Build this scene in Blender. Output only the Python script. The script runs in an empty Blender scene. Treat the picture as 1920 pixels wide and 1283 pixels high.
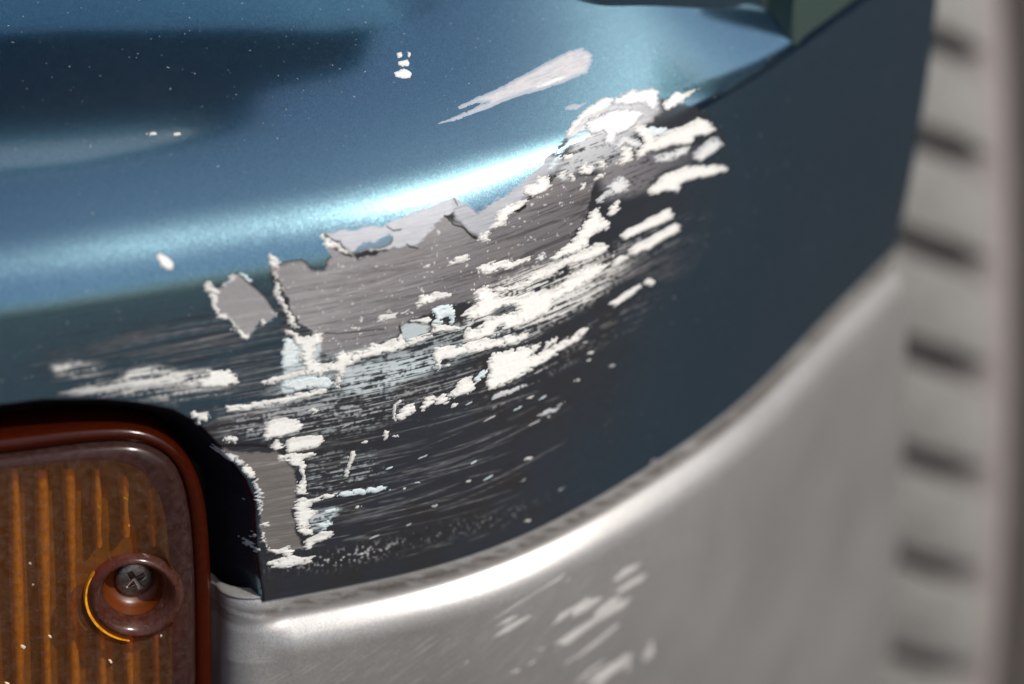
import bpy, math, random
import numpy as np

# ---------------------------------------------------------------- camera, sky, sun, exposure
sc = bpy.context.scene
COL = sc.collection
PITCH = math.radians(35.0); F = 4800.0; CX, CY = 960.0, 641.5
H = 0.5*math.sin(PITCH+math.atan((1140-CY)/F))
CAM = np.array([0.0, -H/math.tan(PITCH+math.atan((1140-CY)/F)), H])
FWD = np.array([0, math.cos(PITCH), -math.sin(PITCH)])
UP = np.array([0, math.sin(PITCH), math.cos(PITCH)])
cam_data = bpy.data.cameras.new('camera')
cam = bpy.data.objects.new('camera', cam_data); COL.objects.link(cam)
cam.location = CAM; cam.rotation_euler = (math.pi/2-PITCH, 0, 0)
cam_data.sensor_width = 36.0; cam_data.lens = 36.0*F/1920.0
cam_data.clip_start = 0.01; cam_data.clip_end = 500.0
cam_data.dof.use_dof = True; cam_data.dof.focus_distance = 0.492
cam_data.dof.aperture_fstop = 4.8
sc.camera = cam

SUN_AZ = math.radians(62.0)      # to the right of the direction the car faces
SUN_EL = math.radians(50.0)
SUN_DIR = np.array([math.sin(SUN_AZ)*math.cos(SUN_EL), -math.cos(SUN_AZ)*math.cos(SUN_EL), math.sin(SUN_EL)])
world = bpy.data.worlds.new('World'); sc.world = world; world.use_nodes = True
wn = world.node_tree; wn.nodes.clear()
wo = wn.nodes.new('ShaderNodeOutputWorld'); bg = wn.nodes.new('ShaderNodeBackground')
sky = wn.nodes.new('ShaderNodeTexSky'); sky.sky_type = 'NISHITA'; sky.sun_disc = False
sky.sun_elevation = SUN_EL; sky.dust_density = 4.0; sky.air_density = 1.0
sky.sun_rotation = math.atan2(SUN_DIR[0], SUN_DIR[1])
bg.inputs['Strength'].default_value = 0.12
wn.links.new(sky.outputs[0], bg.inputs['Color']); wn.links.new(bg.outputs[0], wo.inputs['Surface'])
sun_data = bpy.data.lights.new('sun', 'SUN'); sun_data.energy = 4.2; sun_data.angle = math.radians(0.53)
sun_data.color = (1.0, 0.97, 0.93)
sun = bpy.data.objects.new('sun', sun_data); COL.objects.link(sun)
from mathutils import Vector
sun.rotation_euler = Vector(SUN_DIR).to_track_quat('Z', 'Y').to_euler()
sc.view_settings.view_transform = 'Standard'; sc.view_settings.look = 'None'
sc.view_settings.exposure = 0.0; sc.view_settings.gamma = 1.0; sc.view_settings.use_curve_mapping = False
sc.cycles.use_denoising = True
sc.cycles.max_bounces = 10; sc.cycles.transparent_max_bounces = 12

# ---------------------------------------------------------------- numeric helpers
def project(P):
    r = P-CAM; d = r@FWD
    return CX+F*r[..., 0]/d, CY-F*(r@UP)/d
def ray(x, y):
    return np.array([(x-CX)/F, 0, 0])+FWD-UP*((y-CY)/F)
def on_z(x, y, z):
    d = ray(x, y); return CAM+d*((z-CAM[2])/d[2])
def on_plane(x, y, p0, n):
    d = ray(x, y); return CAM+d*(((p0-CAM)@n)/(d@n))
def spline(pts, n):
    pts = np.asarray(pts, float); d = np.r_[0, np.cumsum(np.linalg.norm(np.diff(pts, axis=0), axis=1))]
    m = len(d); A = np.zeros((m, m)); b = np.zeros((m, pts.shape[1])); h = np.diff(d); A[0, 0] = A[-1, -1] = 1
    for i in range(1, m-1):
        A[i, i-1] = h[i-1]; A[i, i] = 2*(h[i-1]+h[i]); A[i, i+1] = h[i]
        b[i] = 6*((pts[i+1]-pts[i])/h[i]-(pts[i]-pts[i-1])/h[i-1])
    M = np.linalg.solve(A, b); t = np.linspace(0, d[-1], n); k = np.clip(np.searchsorted(d, t)-1, 0, m-2)
    a = (d[k+1]-t)[:, None]; c = (t-d[k])[:, None]; hk = h[k][:, None]
    return M[k]*a**3/(6*hk)+M[k+1]*c**3/(6*hk)+(pts[k]/hk-M[k]*hk/6)*a+(pts[k+1]/hk-M[k+1]*hk/6)*c
def smooth1(a, n):
    k = np.hanning(2*n+1); k /= k.sum()
    p = np.concatenate([2*a[0]-a[n:0:-1], a, 2*a[-1]-a[-2:-n-2:-1]])
    return np.stack([np.convolve(p[:, j], k, 'valid') for j in range(a.shape[1])], 1)
def sstep(a, b, x):
    t = np.clip((x-a)/(b-a), 0, 1); return t*t*(3-2*t)
def hashf(ix, iy, seed):
    h = (ix.astype(np.int64)*374761393+iy.astype(np.int64)*668265263+seed*982451653) & 0xffffffff
    h = ((h ^ (h >> 13))*1274126177) & 0xffffffff
    h = h ^ (h >> 16)
    return (h & 0xffff)/65535.0
def vnoise(x, y, seed=0):
    ix = np.floor(x); iy = np.floor(y); fx = x-ix; fy = y-iy
    fx = fx*fx*(3-2*fx); fy = fy*fy*(3-2*fy)
    a = hashf(ix, iy, seed); b = hashf(ix+1, iy, seed); c = hashf(ix, iy+1, seed); d = hashf(ix+1, iy+1, seed)
    return (a*(1-fx)+b*fx)*(1-fy)+(c*(1-fx)+d*fx)*fy
def fnoise(x, y, seed=0, o=3):
    s = 0; w = 0
    for i in range(o):
        s = s+vnoise(x*2**i, y*2**i, seed+i*7)*0.5**i; w += 0.5**i
    return s/w
def sd_poly(poly, x, y):
    """signed distance (negative inside) of points to a closed polygon"""
    p = np.asarray(poly, float); d = np.full(x.shape, 1e9); s = np.zeros(x.shape, bool)
    q = np.roll(p, -1, axis=0)
    for (x0, y0), (x1, y1) in zip(p, q):
        ex, ey = x1-x0, y1-y0; wx, wy = x-x0, y-y0
        t = np.clip((wx*ex+wy*ey)/(ex*ex+ey*ey+1e-9), 0, 1)
        d = np.minimum(d, (wx-ex*t)**2+(wy-ey*t)**2)
        if y0 != y1:
            c = ((y0 <= y) & (y1 > y)) | ((y1 <= y) & (y0 > y))
            s ^= c & (x < x0+(y-y0)/(y1-y0)*ex)
    return np.where(s, -1, 1)*np.sqrt(d)
def sd_line(pts, x, y):
    d = np.full(x.shape, 1e9)
    for (x0, y0), (x1, y1) in zip(pts[:-1], pts[1:]):
        ex, ey = x1-x0, y1-y0; wx, wy = x-x0, y-y0
        t = np.clip((wx*ex+wy*ey)/(ex*ex+ey*ey+1e-9), 0, 1)
        d = np.minimum(d, (wx-ex*t)**2+(wy-ey*t)**2)
    return np.sqrt(d)
def T(ox, oy, k, pts):
    return [(ox+x/k, oy+y/k) for x, y in pts]

# ---------------------------------------------------------------- scene helpers
def link(name, me, mat=None, parent=None):
    o = bpy.data.objects.new(name, me); COL.objects.link(o)
    if mat is not None: me.materials.append(mat)
    if parent is not None: o.parent = parent
    return o
def mesh_np(name, V, quads, smooth=True):
    me = bpy.data.meshes.new(name); n = len(V); m = len(quads); k = quads.shape[1]
    me.vertices.add(n); me.vertices.foreach_set('co', np.ascontiguousarray(V, np.float32).ravel())
    me.loops.add(m*k); me.loops.foreach_set('vertex_index', np.ascontiguousarray(quads, np.int32).ravel())
    me.polygons.add(m); me.polygons.foreach_set('loop_start', np.arange(0, m*k, k, dtype=np.int32))
    me.polygons.foreach_set('loop_total', np.full(m, k, np.int32))
    me.polygons.foreach_set('use_smooth', np.full(m, smooth, bool))
    me.update(calc_edges=True); return me
def grid_quads(nr, nc):
    i = np.arange(nr*nc).reshape(nr, nc)
    return np.stack([i[:-1, :-1], i[:-1, 1:], i[1:, 1:], i[1:, :-1]], -1).reshape(-1, 4)
def set_col(me, name, rgb):
    a = me.attributes.new(name, 'FLOAT_COLOR', 'POINT')
    a.data.foreach_set('color', np.c_[rgb, np.ones(len(rgb))].astype(np.float32).ravel())
def set_flt(me, name, v):
    a = me.attributes.new(name, 'FLOAT', 'POINT'); a.data.foreach_set('value', np.ascontiguousarray(v, np.float32).ravel())
def set_vec(me, name, v):
    a = me.attributes.new(name, 'FLOAT_VECTOR', 'POINT'); a.data.foreach_set('vector', np.ascontiguousarray(v, np.float32).ravel())
def grid_normals(P):
    du = np.gradient(P, axis=1); dv = np.gradient(P, axis=0)
    n = np.cross(du, dv); return n/np.linalg.norm(n, axis=-1, keepdims=True)

class Mat:
    def __init__(s, name):
        s.m = bpy.data.materials.new(name); s.m.use_nodes = True; s.t = s.m.node_tree; s.t.nodes.clear()
        s.out = s.t.nodes.new('ShaderNodeOutputMaterial')
    def n(s, typ, **kw):
        o = s.t.nodes.new(typ)
        for k, v in kw.items():
            if k in o.inputs: o.inputs[k].default_value = v
            else: setattr(o, k, v)
        return o
    def l(s, a, b): s.t.links.new(a, b)
    def mix(s, fac, a, b):
        o = s.n('ShaderNodeMix', data_type='RGBA')
        for v, i in ((fac, 0), (a, 6), (b, 7)):
            if hasattr(v, 'links'): s.l(v, o.inputs[i])
            else: o.inputs[i].default_value = v if i == 0 else (*v, 1)
        return o.outputs[2]
    def math(s, op, a, b=0.0, clamp=False):
        o = s.n('ShaderNodeMath', operation=op, use_clamp=clamp)
        for v, i in ((a, 0), (b, 1)):
            if hasattr(v, 'links'): s.l(v, o.inputs[i])
            else: o.inputs[i].default_value = v
        return o.outputs[0]
    def ramp(s, v, a, b, c=0.0, d=1.0):
        o = s.n('ShaderNodeMapRange'); s.l(v, o.inputs[0])
        for i, x in enumerate((a, b, c, d)): o.inputs[i+1].default_value = x
        return o.outputs[0]
    def noise(s, scale, detail=3.0, rough=0.5, vec=None, out=0):
        o = s.n('ShaderNodeTexNoise', Scale=scale, Detail=detail, Roughness=rough)
        s.l(vec if vec is not None else s.coord(), o.inputs['Vector']); return o.outputs[out]
    def coord(s):
        if not hasattr(s, '_c'): s._c = s.n('ShaderNodeTexCoord').outputs['Object']
        return s._c
    def attr(s, name, out='Fac'):
        return s.n('ShaderNodeAttribute', attribute_name=name).outputs[out]
    def bump(s, h, dist, strength=1.0, normal=None):
        o = s.n('ShaderNodeBump', Strength=strength, Distance=dist); s.l(h, o.inputs['Height'])
        if normal is not None: s.l(normal, o.inputs['Normal'])
        return o.outputs[0]
    def bsdf(s, **kw):
        o = s.n('ShaderNodeBsdfPrincipled')
        for k, v in kw.items():
            k = k.replace('_', ' ')
            if hasattr(v, 'links'): s.l(v, o.inputs[k])
            else: o.inputs[k].default_value = (*v, 1) if o.inputs[k].type == 'RGBA' else v
        return o.outputs[0]
    def done(s, sh): s.l(sh, s.out.inputs['Surface']); return s.m

# ---------------------------------------------------------------- materials
def paint_shader(M):
    """metallic teal basecoat with flakes under a glossy clear coat"""
    vor = M.n('ShaderNodeTexVoronoi', Scale=5200.0); M.l(M.coord(), vor.inputs['Vector'])
    geo = M.n('ShaderNodeNewGeometry')
    sub = M.n('ShaderNodeVectorMath', operation='SUBTRACT'); M.l(vor.outputs['Color'], sub.inputs[0]); sub.inputs[1].default_value = (.5, .5, .5)
    scl = M.n('ShaderNodeVectorMath', operation='SCALE'); M.l(sub.outputs[0], scl.inputs[0]); scl.inputs['Scale'].default_value = 0.15
    add = M.n('ShaderNodeVectorMath', operation='ADD'); M.l(scl.outputs[0], add.inputs[0]); M.l(geo.outputs['Normal'], add.inputs[1])
    nrm = M.n('ShaderNodeVectorMath', operation='NORMALIZE'); M.l(add.outputs[0], nrm.inputs[0])
    sep = M.n('ShaderNodeSeparateColor'); M.l(vor.outputs['Color'], sep.inputs[0])
    c = M.mix(sep.outputs[0], (0.06, 0.21, 0.25), (0.26, 0.54, 0.58))
    c1 = M.mix(sep.outputs[1], (0.095, 0.245, 0.335), (0.20, 0.41, 0.53))
    def gloss(col, r, nm=None):
        g = M.n('ShaderNodeBsdfAnisotropic', distribution='BECKMANN', Roughness=r); g.inputs['Anisotropy'].default_value = 0
        if hasattr(col, 'links'): M.l(col, g.inputs['Color'])
        else: g.inputs['Color'].default_value = (*col, 1)
        if nm is not None: M.l(nm, g.inputs['Normal'])
        return g.outputs[0]
    def mixs(f, a_, b_):
        m_ = M.n('ShaderNodeMixShader'); M.l(a_, m_.inputs[1]); M.l(b_, m_.inputs[2])
        if hasattr(f, 'links'): M.l(f, m_.inputs[0])
        else: m_.inputs[0].default_value = f
        return m_.outputs[0]
    fr = M.n('ShaderNodeFresnel', IOR=1.75).outputs[0]
    c2 = M.mix(sep.outputs[2], (0.10, 0.30, 0.36), (0.38, 0.58, 0.62))
    base = mixs(fr, mixs(.035, mixs(.085, gloss(c1, .17), gloss(c2, .34, nrm.outputs[0])), gloss(c, .42, nrm.outputs[0])), gloss((1, 1, 1), .03))
    pig = M.n('ShaderNodeBsdfDiffuse'); pig.inputs[0].default_value = (.030, .060, .130, 1)
    base = mixs(.10, base, pig.outputs[0])
    dust = M.noise(900.0, 4.0, .65); big = M.noise(38.0, 3.0, .6)
    spk = M.ramp(M.noise(1500.0, 1.0), .755, .785)
    d = M.math('ADD', M.math('MULTIPLY', M.ramp(dust, .45, .8), M.ramp(big, .35, .7, .0, .02)), M.math('MULTIPLY', spk, .32), True)
    dd = M.bsdf(Base_Color=(0.42, 0.40, 0.37), Roughness=0.9)
    mx = M.n('ShaderNodeMixShader'); M.l(d, mx.inputs[0]); M.l(base, mx.inputs[1]); M.l(dd, mx.inputs[2])
    return mx.outputs[0]
def mat_cover():
    M = Mat('scraped teal metallic paint')
    p = paint_shader(M)
    uv = M.attr('flow', 'Vector')
    mp = M.n('ShaderNodeMapping'); M.l(uv, mp.inputs['Vector']); mp.inputs['Scale'].default_value = (120, 6500, 1)
    st = M.noise(1.0, 4.0, .65, mp.outputs[0])
    mp2 = M.n('ShaderNodeMapping'); M.l(uv, mp2.inputs['Vector']); mp2.inputs['Scale'].default_value = (420, 9000, 1)
    st2 = M.noise(1.0, 3.0, .6, mp2.outputs[0])
    grit = M.noise(5200.0, 2.0, .7)
    h = M.math('ADD', M.math('ADD', st, st2), M.math('MULTIPLY', grit, .5))
    col = M.attr('wear_and_shade_color', 'Color')
    k = M.ramp(M.math('ADD', st2, M.math('MULTIPLY', grit, .6)), .45, 1.15, .82, 1.18)
    hs = M.n('ShaderNodeVectorMath', operation='SCALE'); M.l(col, hs.inputs[0]); M.l(k, hs.inputs['Scale'])
    s = M.bsdf(Base_Color=hs.outputs[0], Roughness=M.ramp(st, .3, .7, .42, .62), Specular_IOR_Level=.2, Normal=M.bump(h, .00005, .5))
    mx = M.n('ShaderNodeMixShader'); M.l(M.attr('paint'), mx.inputs[0]); M.l(s, mx.inputs[1]); M.l(p, mx.inputs[2])
    return M.done(mx.outputs[0])
def mat_flake(name, a, b, thin, amount):
    M = Mat(name)
    uv = M.attr('flow', 'Vector')
    mp = M.n('ShaderNodeMapping'); M.l(uv, mp.inputs['Vector']); mp.inputs['Scale'].default_value = (260, 2600, 1)
    st = M.noise(1.0, 4.0, .6, mp.outputs[0]); gr = M.noise(1500.0, 3.0, .6)
    c = M.mix(M.ramp(gr, .25, .75), a, b)
    c = M.mix(M.ramp(st, .72-amount, .80-amount*.6, 0, .8), c, thin)
    tk = M.math('ADD', M.attr('thick'), M.math('MULTIPLY', st, .5))
    c = M.mix(M.ramp(tk, .27, .78), thin, c)
    return M.done(M.bsdf(Base_Color=c, Roughness=.6, Specular_IOR_Level=.3, Normal=M.bump(M.math('ADD', st, gr), .00004, .5)))
def mat_skirt():
    M = Mat('grained grey bumper plastic')
    gr = M.noise(4200.0, 2.0, .6); sp = M.noise(2600.0, 2.0, .7); big = M.noise(30.0, 4.0, .6)
    uv = M.attr('flow', 'Vector')
    mp = M.n('ShaderNodeMapping'); M.l(uv, mp.inputs['Vector']); mp.inputs['Scale'].default_value = (90, 2200, 1)
    st = M.noise(1.0, 4.0, .7, mp.outputs[0])
    c = M.mix(M.ramp(sp, .25, .75), (0.225, 0.221, 0.216), (0.420, 0.413, 0.403))
    c = M.mix(M.ramp(big, .35, .7, 0, .5), c, (0.20, 0.192, 0.183))
    sc_ = M.math('MULTIPLY', M.ramp(st, .55, .70), M.attr('scuff'))
    c = M.mix(sc_, c, (0.55, 0.54, 0.52))
    c = M.mix(M.math('MULTIPLY', M.attr('dirt'), M.ramp(sp, .3, .6, .5, 1.)), c, (0.11, 0.095, 0.08))
    return M.done(M.bsdf(Base_Color=c, Roughness=.36, Metallic=.42, Specular_IOR_Level=1.0, Normal=M.bump(M.math('ADD', gr, sp), .00004, .5)))
def mat_simple(name, c, rough, metal=0.0, spec=.5, noise=None, bump=0.0, c2=None, **kw):
    M = Mat(name)
    if noise:
        g = M.noise(noise, 4.0, .6); col = M.mix(M.ramp(g, .3, .7), c, c2 or tuple(x*.6 for x in c))
        return M.done(M.bsdf(Base_Color=col, Roughness=rough, Metallic=metal, Specular_IOR_Level=spec, Normal=M.bump(g, bump), **kw))
    return M.done(M.bsdf(Base_Color=c, Roughness=rough, Metallic=metal, Specular_IOR_Level=spec, **kw))
def mat_lens(name, tint, solid, dust, fac, glow=0.0):
    """amber plastic: tinted see-through body under a dusty glossy skin"""
    M = Mat(name)
    tr = M.n('ShaderNodeBsdfTransparent'); tr.inputs[0].default_value = (*tint, 1)
    g = M.noise(700.0, 4.0, .7); g2 = M.noise(60.0, 3.0, .6); sp = M.ramp(M.noise(1500.0, 1.0), .68, .76)
    c = M.mix(M.math('ADD', M.math('MULTIPLY', M.ramp(g, .35, .75), M.ramp(g2, .3, .7, .35, 1.)), sp, True), solid, dust)
    s = M.bsdf(Base_Color=c, Roughness=.17, Specular_IOR_Level=.4, Normal=M.bump(g, .00002, .35), Subsurface_Weight=glow, Subsurface_Radius=(.004, .0012, .0003))
    mx = M.n('ShaderNodeMixShader'); M.l(M.ramp(g, .3, .75, fac-.08, fac+.1), mx.inputs[0]); M.l(tr.outputs[0], mx.inputs[1]); M.l(s, mx.inputs[2])
    return M.done(mx.outputs[0])

# ---------------------------------------------------------------- the car: plan line of the bumper corner
LPX = [(-330, 1272), (0, 1218), (215, 1182), (430, 1140), (660, 1097), (900, 1036), (1080, 955), (1240, 860), (1390, 752), (1500, 645), (1600, 545), (1680, 468)]
Lc = [on_z(x, y, 0)[:2] for x, y in LPX]
d_ = Lc[-1]-Lc[-2]; d_ = d_/np.linalg.norm(d_)
Lc.append(Lc[-1]+d_*0.03+np.array([-.002, .001]))
L0 = Lc[0]
Lc = [np.array(p) for p in ((-.56, -.052), (-.42, -.050), (-.30, -.0425), (-.21, -.0335))]+Lc    # on towards the middle of the car
Ld = smooth1(spline(Lc, 9600), 220)
sL = np.r_[0, np.cumsum(np.linalg.norm(np.diff(Ld, axis=0), axis=1))]
sL = sL-np.interp(L0[0], Ld[:, 0], sL)
tan_d = np.gradient(Ld, axis=0); tan_d /= np.linalg.norm(tan_d, axis=1, keepdims=True)
inw_d = np.stack([-tan_d[:, 1], tan_d[:, 0]], 1)           # towards the car
kx = project(np.c_[Ld, np.zeros(len(Ld))])[0]
S_END = np.interp(1680, kx, sL)                            # arc length where the cover meets the wheel arch
def plan(s):
    return (np.stack([np.interp(s, sL, Ld[:, j]) for j in (0, 1)], -1), np.stack([np.interp(s, sL, inw_d[:, j]) for j in (0, 1)], -1))
s_1380 = np.interp(1330, kx, sL); s_1500 = np.interp(1470, kx, sL)
_ls = np.linspace(0, S_END, 800); _lv = np.interp(_ls, [0, np.interp(1000, kx, sL), s_1380, s_1500, S_END], [17, 17, 9, 5, 1])*1e-3
_lv = smooth1(_lv[:, None], 110)[:, 0]
def lean(s): return np.interp(s, _ls, _lv)

# cover grid: s along the bumper, l up the section
cols = np.r_[np.arange(sL[0]+.002, .0275, .0022), np.arange(0.028, np.interp(1400, kx, sL), .00019), np.arange(np.interp(1400, kx, sL), S_END, .0006), S_END]
rows = np.r_[np.arange(0, .080, .00019), np.arange(.080, .130, .0003), np.arange(.130, .26, .0015)]
nr, nc = len(rows), len(cols)
def section_angle(l, ln):
    """slope of the section (radians above horizontal) at arc length l"""
    face = np.arctan2(.073, ln)[None, :]+np.radians(4.0)*(1-l[:, None]/.036)
    ledge = np.radians(np.interp(l, [.08, .10, .14, .19, .26], [30, 24, 16, 9, 6]))[:, None]
    kr = sstep(np.interp(1060, kx, sL), np.interp(1400, kx, sL), cols)[None, :]
    ledge = ledge+np.radians(np.interp(l, [.08, .105, .14], [10, 10, 3]))[:, None]*kr
    k = sstep(np.interp(980, kx, sL), np.interp(1270, kx, sL), cols)[None, :]
    a_ = .0655+.0060*k; b_ = .0835-.0045*k
    w = np.clip((l[:, None]-a_)/(b_-a_), 0, 1); w = w*w*(3-2*w)
    return face*(1-w)+ledge*w
th = section_angle(rows, lean(cols))
dl = np.diff(rows)[:, None]
n_in = np.r_[np.zeros((1, nc)), np.cumsum(dl*(np.cos(th[1:])+np.cos(th[:-1]))/2, 0)]
z_up = np.r_[np.zeros((1, nc)), np.cumsum(dl*(np.sin(th[1:])+np.sin(th[:-1]))/2, 0)]
# the wheel-arch end runs back as it climbs
ext = np.interp(rows, [0, .075, .13, .26], [0, .012, .02, .024])
sg = cols[None, :]+ext[:, None]*sstep(S_END-.05, S_END, cols)[None, :]
P2, I2 = plan(sg)
BASE = np.concatenate([P2+I2*n_in[..., None], z_up[..., None]], -1)
PX, PY = project(BASE)
NRM = grid_normals(BASE)
# ==== END GEOMETRY
# ---------------------------------------------------------------- lamp recess pressed into cover and skirt
RECESS = [(-420, 790), (-200, 772), (0, 757), (80, 747), (190, 746), (260, 752), (325, 766), (375, 792), (410, 830), (440, 866), (466, 900), (482, 940), (488, 1040), (496, 1110), (503, 1180), (500, 1320), (485, 1700), (-420, 1750)]
_i, _j = np.unravel_index(np.argmin((PX-235)**2+(PY-900)**2), PX.shape)
LAMP_N = np.array([.262, -.945, .20]); LAMP_N /= np.linalg.norm(LAMP_N)
LAMP_P = BASE[_i, _j]-LAMP_N*.0022
def dent(x, y, round_):
    d = np.zeros(x.shape); m = (x < 520) & (y > 700)
    s = -sd_poly(RECESS, x[m]+(0 if round_ else 2.0)*(fnoise(x[m]/14, y[m]/14, 5)-.5), y[m])*.000105
    if round_:
        R = .0085; q = np.clip(s, 0, R*.999); e = R-np.sqrt(R*R-q*q)+np.clip(s-R, 0, .01)*2
    else:
        q = np.clip(s, 0, .05); e = np.where(q < .0006, q*q/.0012*2.0, (q-.0003)*2.0)
    d[m] = np.minimum(e, .017); return d
DENT = dent(PX, PY, False)

# ---------------------------------------------------------------- wear on the cover (paint / primer / bare plastic), drawn on the section grid, with some painted sheen and shade
S_, L_ = np.broadcast_to(sg, PX.shape), np.broadcast_to(rows[:, None], PX.shape)
wob = fnoise(PX/16, PY/16, 1)-.5; wob2 = fnoise(PX/16, PY/16, 2)-.5
fin = vnoise(S_/.0011, L_/.00028, 3)-.5
QX, QY = PX+9*wob+5*fin, PY+9*wob2+4*fin
def mask(poly, soft=2.0, arr=None):
    """0..1 coverage of a polygon, with a wobbly torn edge"""
    p = np.asarray(poly); pad = soft+12
    m = (PX > p[:, 0].min()-pad) & (PX < p[:, 0].max()+pad) & (PY > p[:, 1].min()-pad) & (PY < p[:, 1].max()+pad)
    out = np.zeros(PX.shape)
    out[m] = 1-sstep(-soft, soft, sd_poly(poly, QX[m], QY[m])); return out
def line(pts, w, soft=1.0):
    p = np.asarray(pts); pad = w+14
    m = (PX > p[:, 0].min()-pad) & (PX < p[:, 0].max()+pad) & (PY > p[:, 1].min()-pad) & (PY < p[:, 1].max()+pad)
    out = np.zeros(PX.shape); out[m] = 1-sstep(w-soft, w+soft, sd_line(pts, PX[m]+4*wob[m], PY[m]+4*wob2[m])); return out
streak = fnoise(S_/.011, L_/.00042, 11, 4); streak2 = fnoise(S_/.005, L_/.00022, 12, 3); streak3 = fnoise(S_/.02, L_/.0012, 13, 3)
blot = fnoise(PX/60, PY/60, 14, 4); speck = fnoise(PX/5, PY/5, 15, 2)

SCRAPED = [(505, 480), (520, 498), (545, 492), (565, 486), (580, 503), (590, 509), (610, 504), (618, 480), (610, 455), (606, 438), (720, 422), (850, 370), (895, 398), (955, 362), (1020, 305), (1060, 255), (1120, 205), (1240, 185), (1320, 205), (1360, 250), (1385, 330), (1392, 420), (1375, 540), (1330, 670), (1285, 790), (1245, 875), (1080, 968), (905, 1052), (700, 1105), (560, 1130), (496, 1150), (488, 1060), (480, 960), (466, 885), (405, 835), (380, 800), (440, 770), (520, 745), (535, 690), (530, 620), (522, 570), (510, 530)]
DIAMOND = [(382, 528), (406, 542), (420, 534), (434, 517), (448, 514), (465, 528), (493, 556), (510, 573), (518, 590), (510, 601), (487, 601), (479, 618), (465, 632), (451, 626), (434, 601), (420, 593), (409, 590), (400, 565), (386, 542)]
PRIMER = [(505, 500), (520, 480), (560, 470), (600, 490), (600, 440), (655, 470), (672, 488), (720, 472), (780, 462), (800, 440), (835, 405), (860, 420), (890, 447), (905, 450), (960, 400), (1050, 330), (1120, 330), (1100, 400), (1060, 470), (1000, 520), (900, 560), (820, 580), (770, 600), (745, 630), (640, 668), (600, 660), (590, 625), (570, 612), (552, 590), (540, 560), (525, 530)]
TONGUE = [(470, 850), (520, 845), (550, 880), (560, 920), (550, 960), (555, 1000), (570, 1030), (545, 1035), (520, 1030), (500, 1035), (490, 1000), (482, 930), (478, 890), (440, 862), (410, 850), (404, 838)]
SHEEN = [(595, 430), (720, 408), (850, 356), (862, 388), (835, 405), (780, 462), (740, 468), (690, 470), (660, 478), (640, 455)]
GLARE = [(845, 380), (860, 340), (925, 305), (1000, 280), (1060, 300), (960, 395), (905, 448), (878, 432), (855, 412)]

bare = np.maximum(mask(SCRAPED, 3.0)*(1-.97*sstep(1130, 1390, PX+.38*(PY-450))), mask(DIAMOND, 1.6))
# drag marks of the scrape running out over the paint to the left
LEFT = [(60, 690), (110, 640), (230, 610), (380, 575), (540, 560), (560, 760), (440, 780), (380, 770), (300, 745), (120, 742)]
lw = mask(LEFT, 45.0)
drag = lw*np.clip((streak*.6+streak2*.5)*1.0-.36, 0, 1)*3.2
drag = np.clip(drag, 0, 1)
FAINT = [(150, 560), (400, 520), (530, 540), (530, 700), (150, 690)]
fdrag = mask(FAINT, 60.0)*np.clip(streak-.56, 0, 1)*3.0
# right rim of the scrape: rubbed to a dull film over the paint
paint = 1-bare
paint = np.clip(paint-np.clip(drag*.75+fdrag*.6, 0, .85), 0, 1)
TEALREM = [T(580, 310, 5.647, [(450, 930), (540, 850), (760, 770), (850, 720), (880, 790), (860, 850), (640, 890), (500, 930)]),
           T(580, 310, 5.647, [(1375, 300), (1400, 130), (1460, 70), (1540, 90), (1600, 210), (1590, 290), (1540, 220), (1480, 210), (1420, 290)]),
           T(580, 310, 5.647, [(1810, 60), (1850, 40), (1860, 180), (1830, 210), (1800, 140)]),
           T(840, 440, 6.4, [(480, 960), (650, 860), (780, 840), (830, 880), (800, 920), (600, 970)]),
           T(1040, 150, 5.333, [(90, 640), (140, 590), (330, 500), (470, 440), (470, 500), (300, 590), (120, 680), (0, 740)])]
tr = np.zeros(PX.shape)
for p in TEALREM: tr = np.maximum(tr, mask(p, 2.5))
paint = np.maximum(paint, tr*.85)
# substrate colour
c_dark = np.array([.019, .022, .028]); c_brown = np.array([.020, .0195, .021]); c_primer = np.array([.225, .217, .220]); c_dprimer = np.array([.115, .108, .114])
c_pale = np.array([.40, .41, .44]); c_white = np.array([.80, .79, .75]); c_ice = np.array([.40, .455, .47])
tone = (.90+.22*streak)[..., None]
sub = (c_dark+(c_brown-c_dark)*np.clip((blot-.4)*3, 0, 1)[..., None])*tone
def lay(m, c, a=1.0):
    global sub
    m = np.clip(m*a, 0, 1)[..., None]; sub = sub*(1-m)+c*m
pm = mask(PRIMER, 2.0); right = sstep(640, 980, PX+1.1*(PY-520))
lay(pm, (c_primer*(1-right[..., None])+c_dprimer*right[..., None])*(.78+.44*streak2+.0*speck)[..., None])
lay(pm*sstep(.5, .75, blot), np.array([.17, .155, .15]), .35)
lay(pm*sstep(.80, .84, speck), np.array([.6, .6, .58]), .7)
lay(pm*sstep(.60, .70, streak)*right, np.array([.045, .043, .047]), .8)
lay(mask(DIAMOND, 1.6), c_primer*(.96+.12*speck)[..., None])
lay(mask(TONGUE, 2.0), np.array([.125, .115, .108])*(.7+.6*streak2)[..., None])
lay(mask(SHEEN, 2.0), c_pale*(.85+.3*streak2)[..., None])  # pale primer with the sun's sheen mixed into its colour
lay(mask(GLARE, 6.0), c_pale*.8*(.7+.6*streak2)[..., None])  # primer streaks lightened to paint in a glancing highlight
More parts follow.
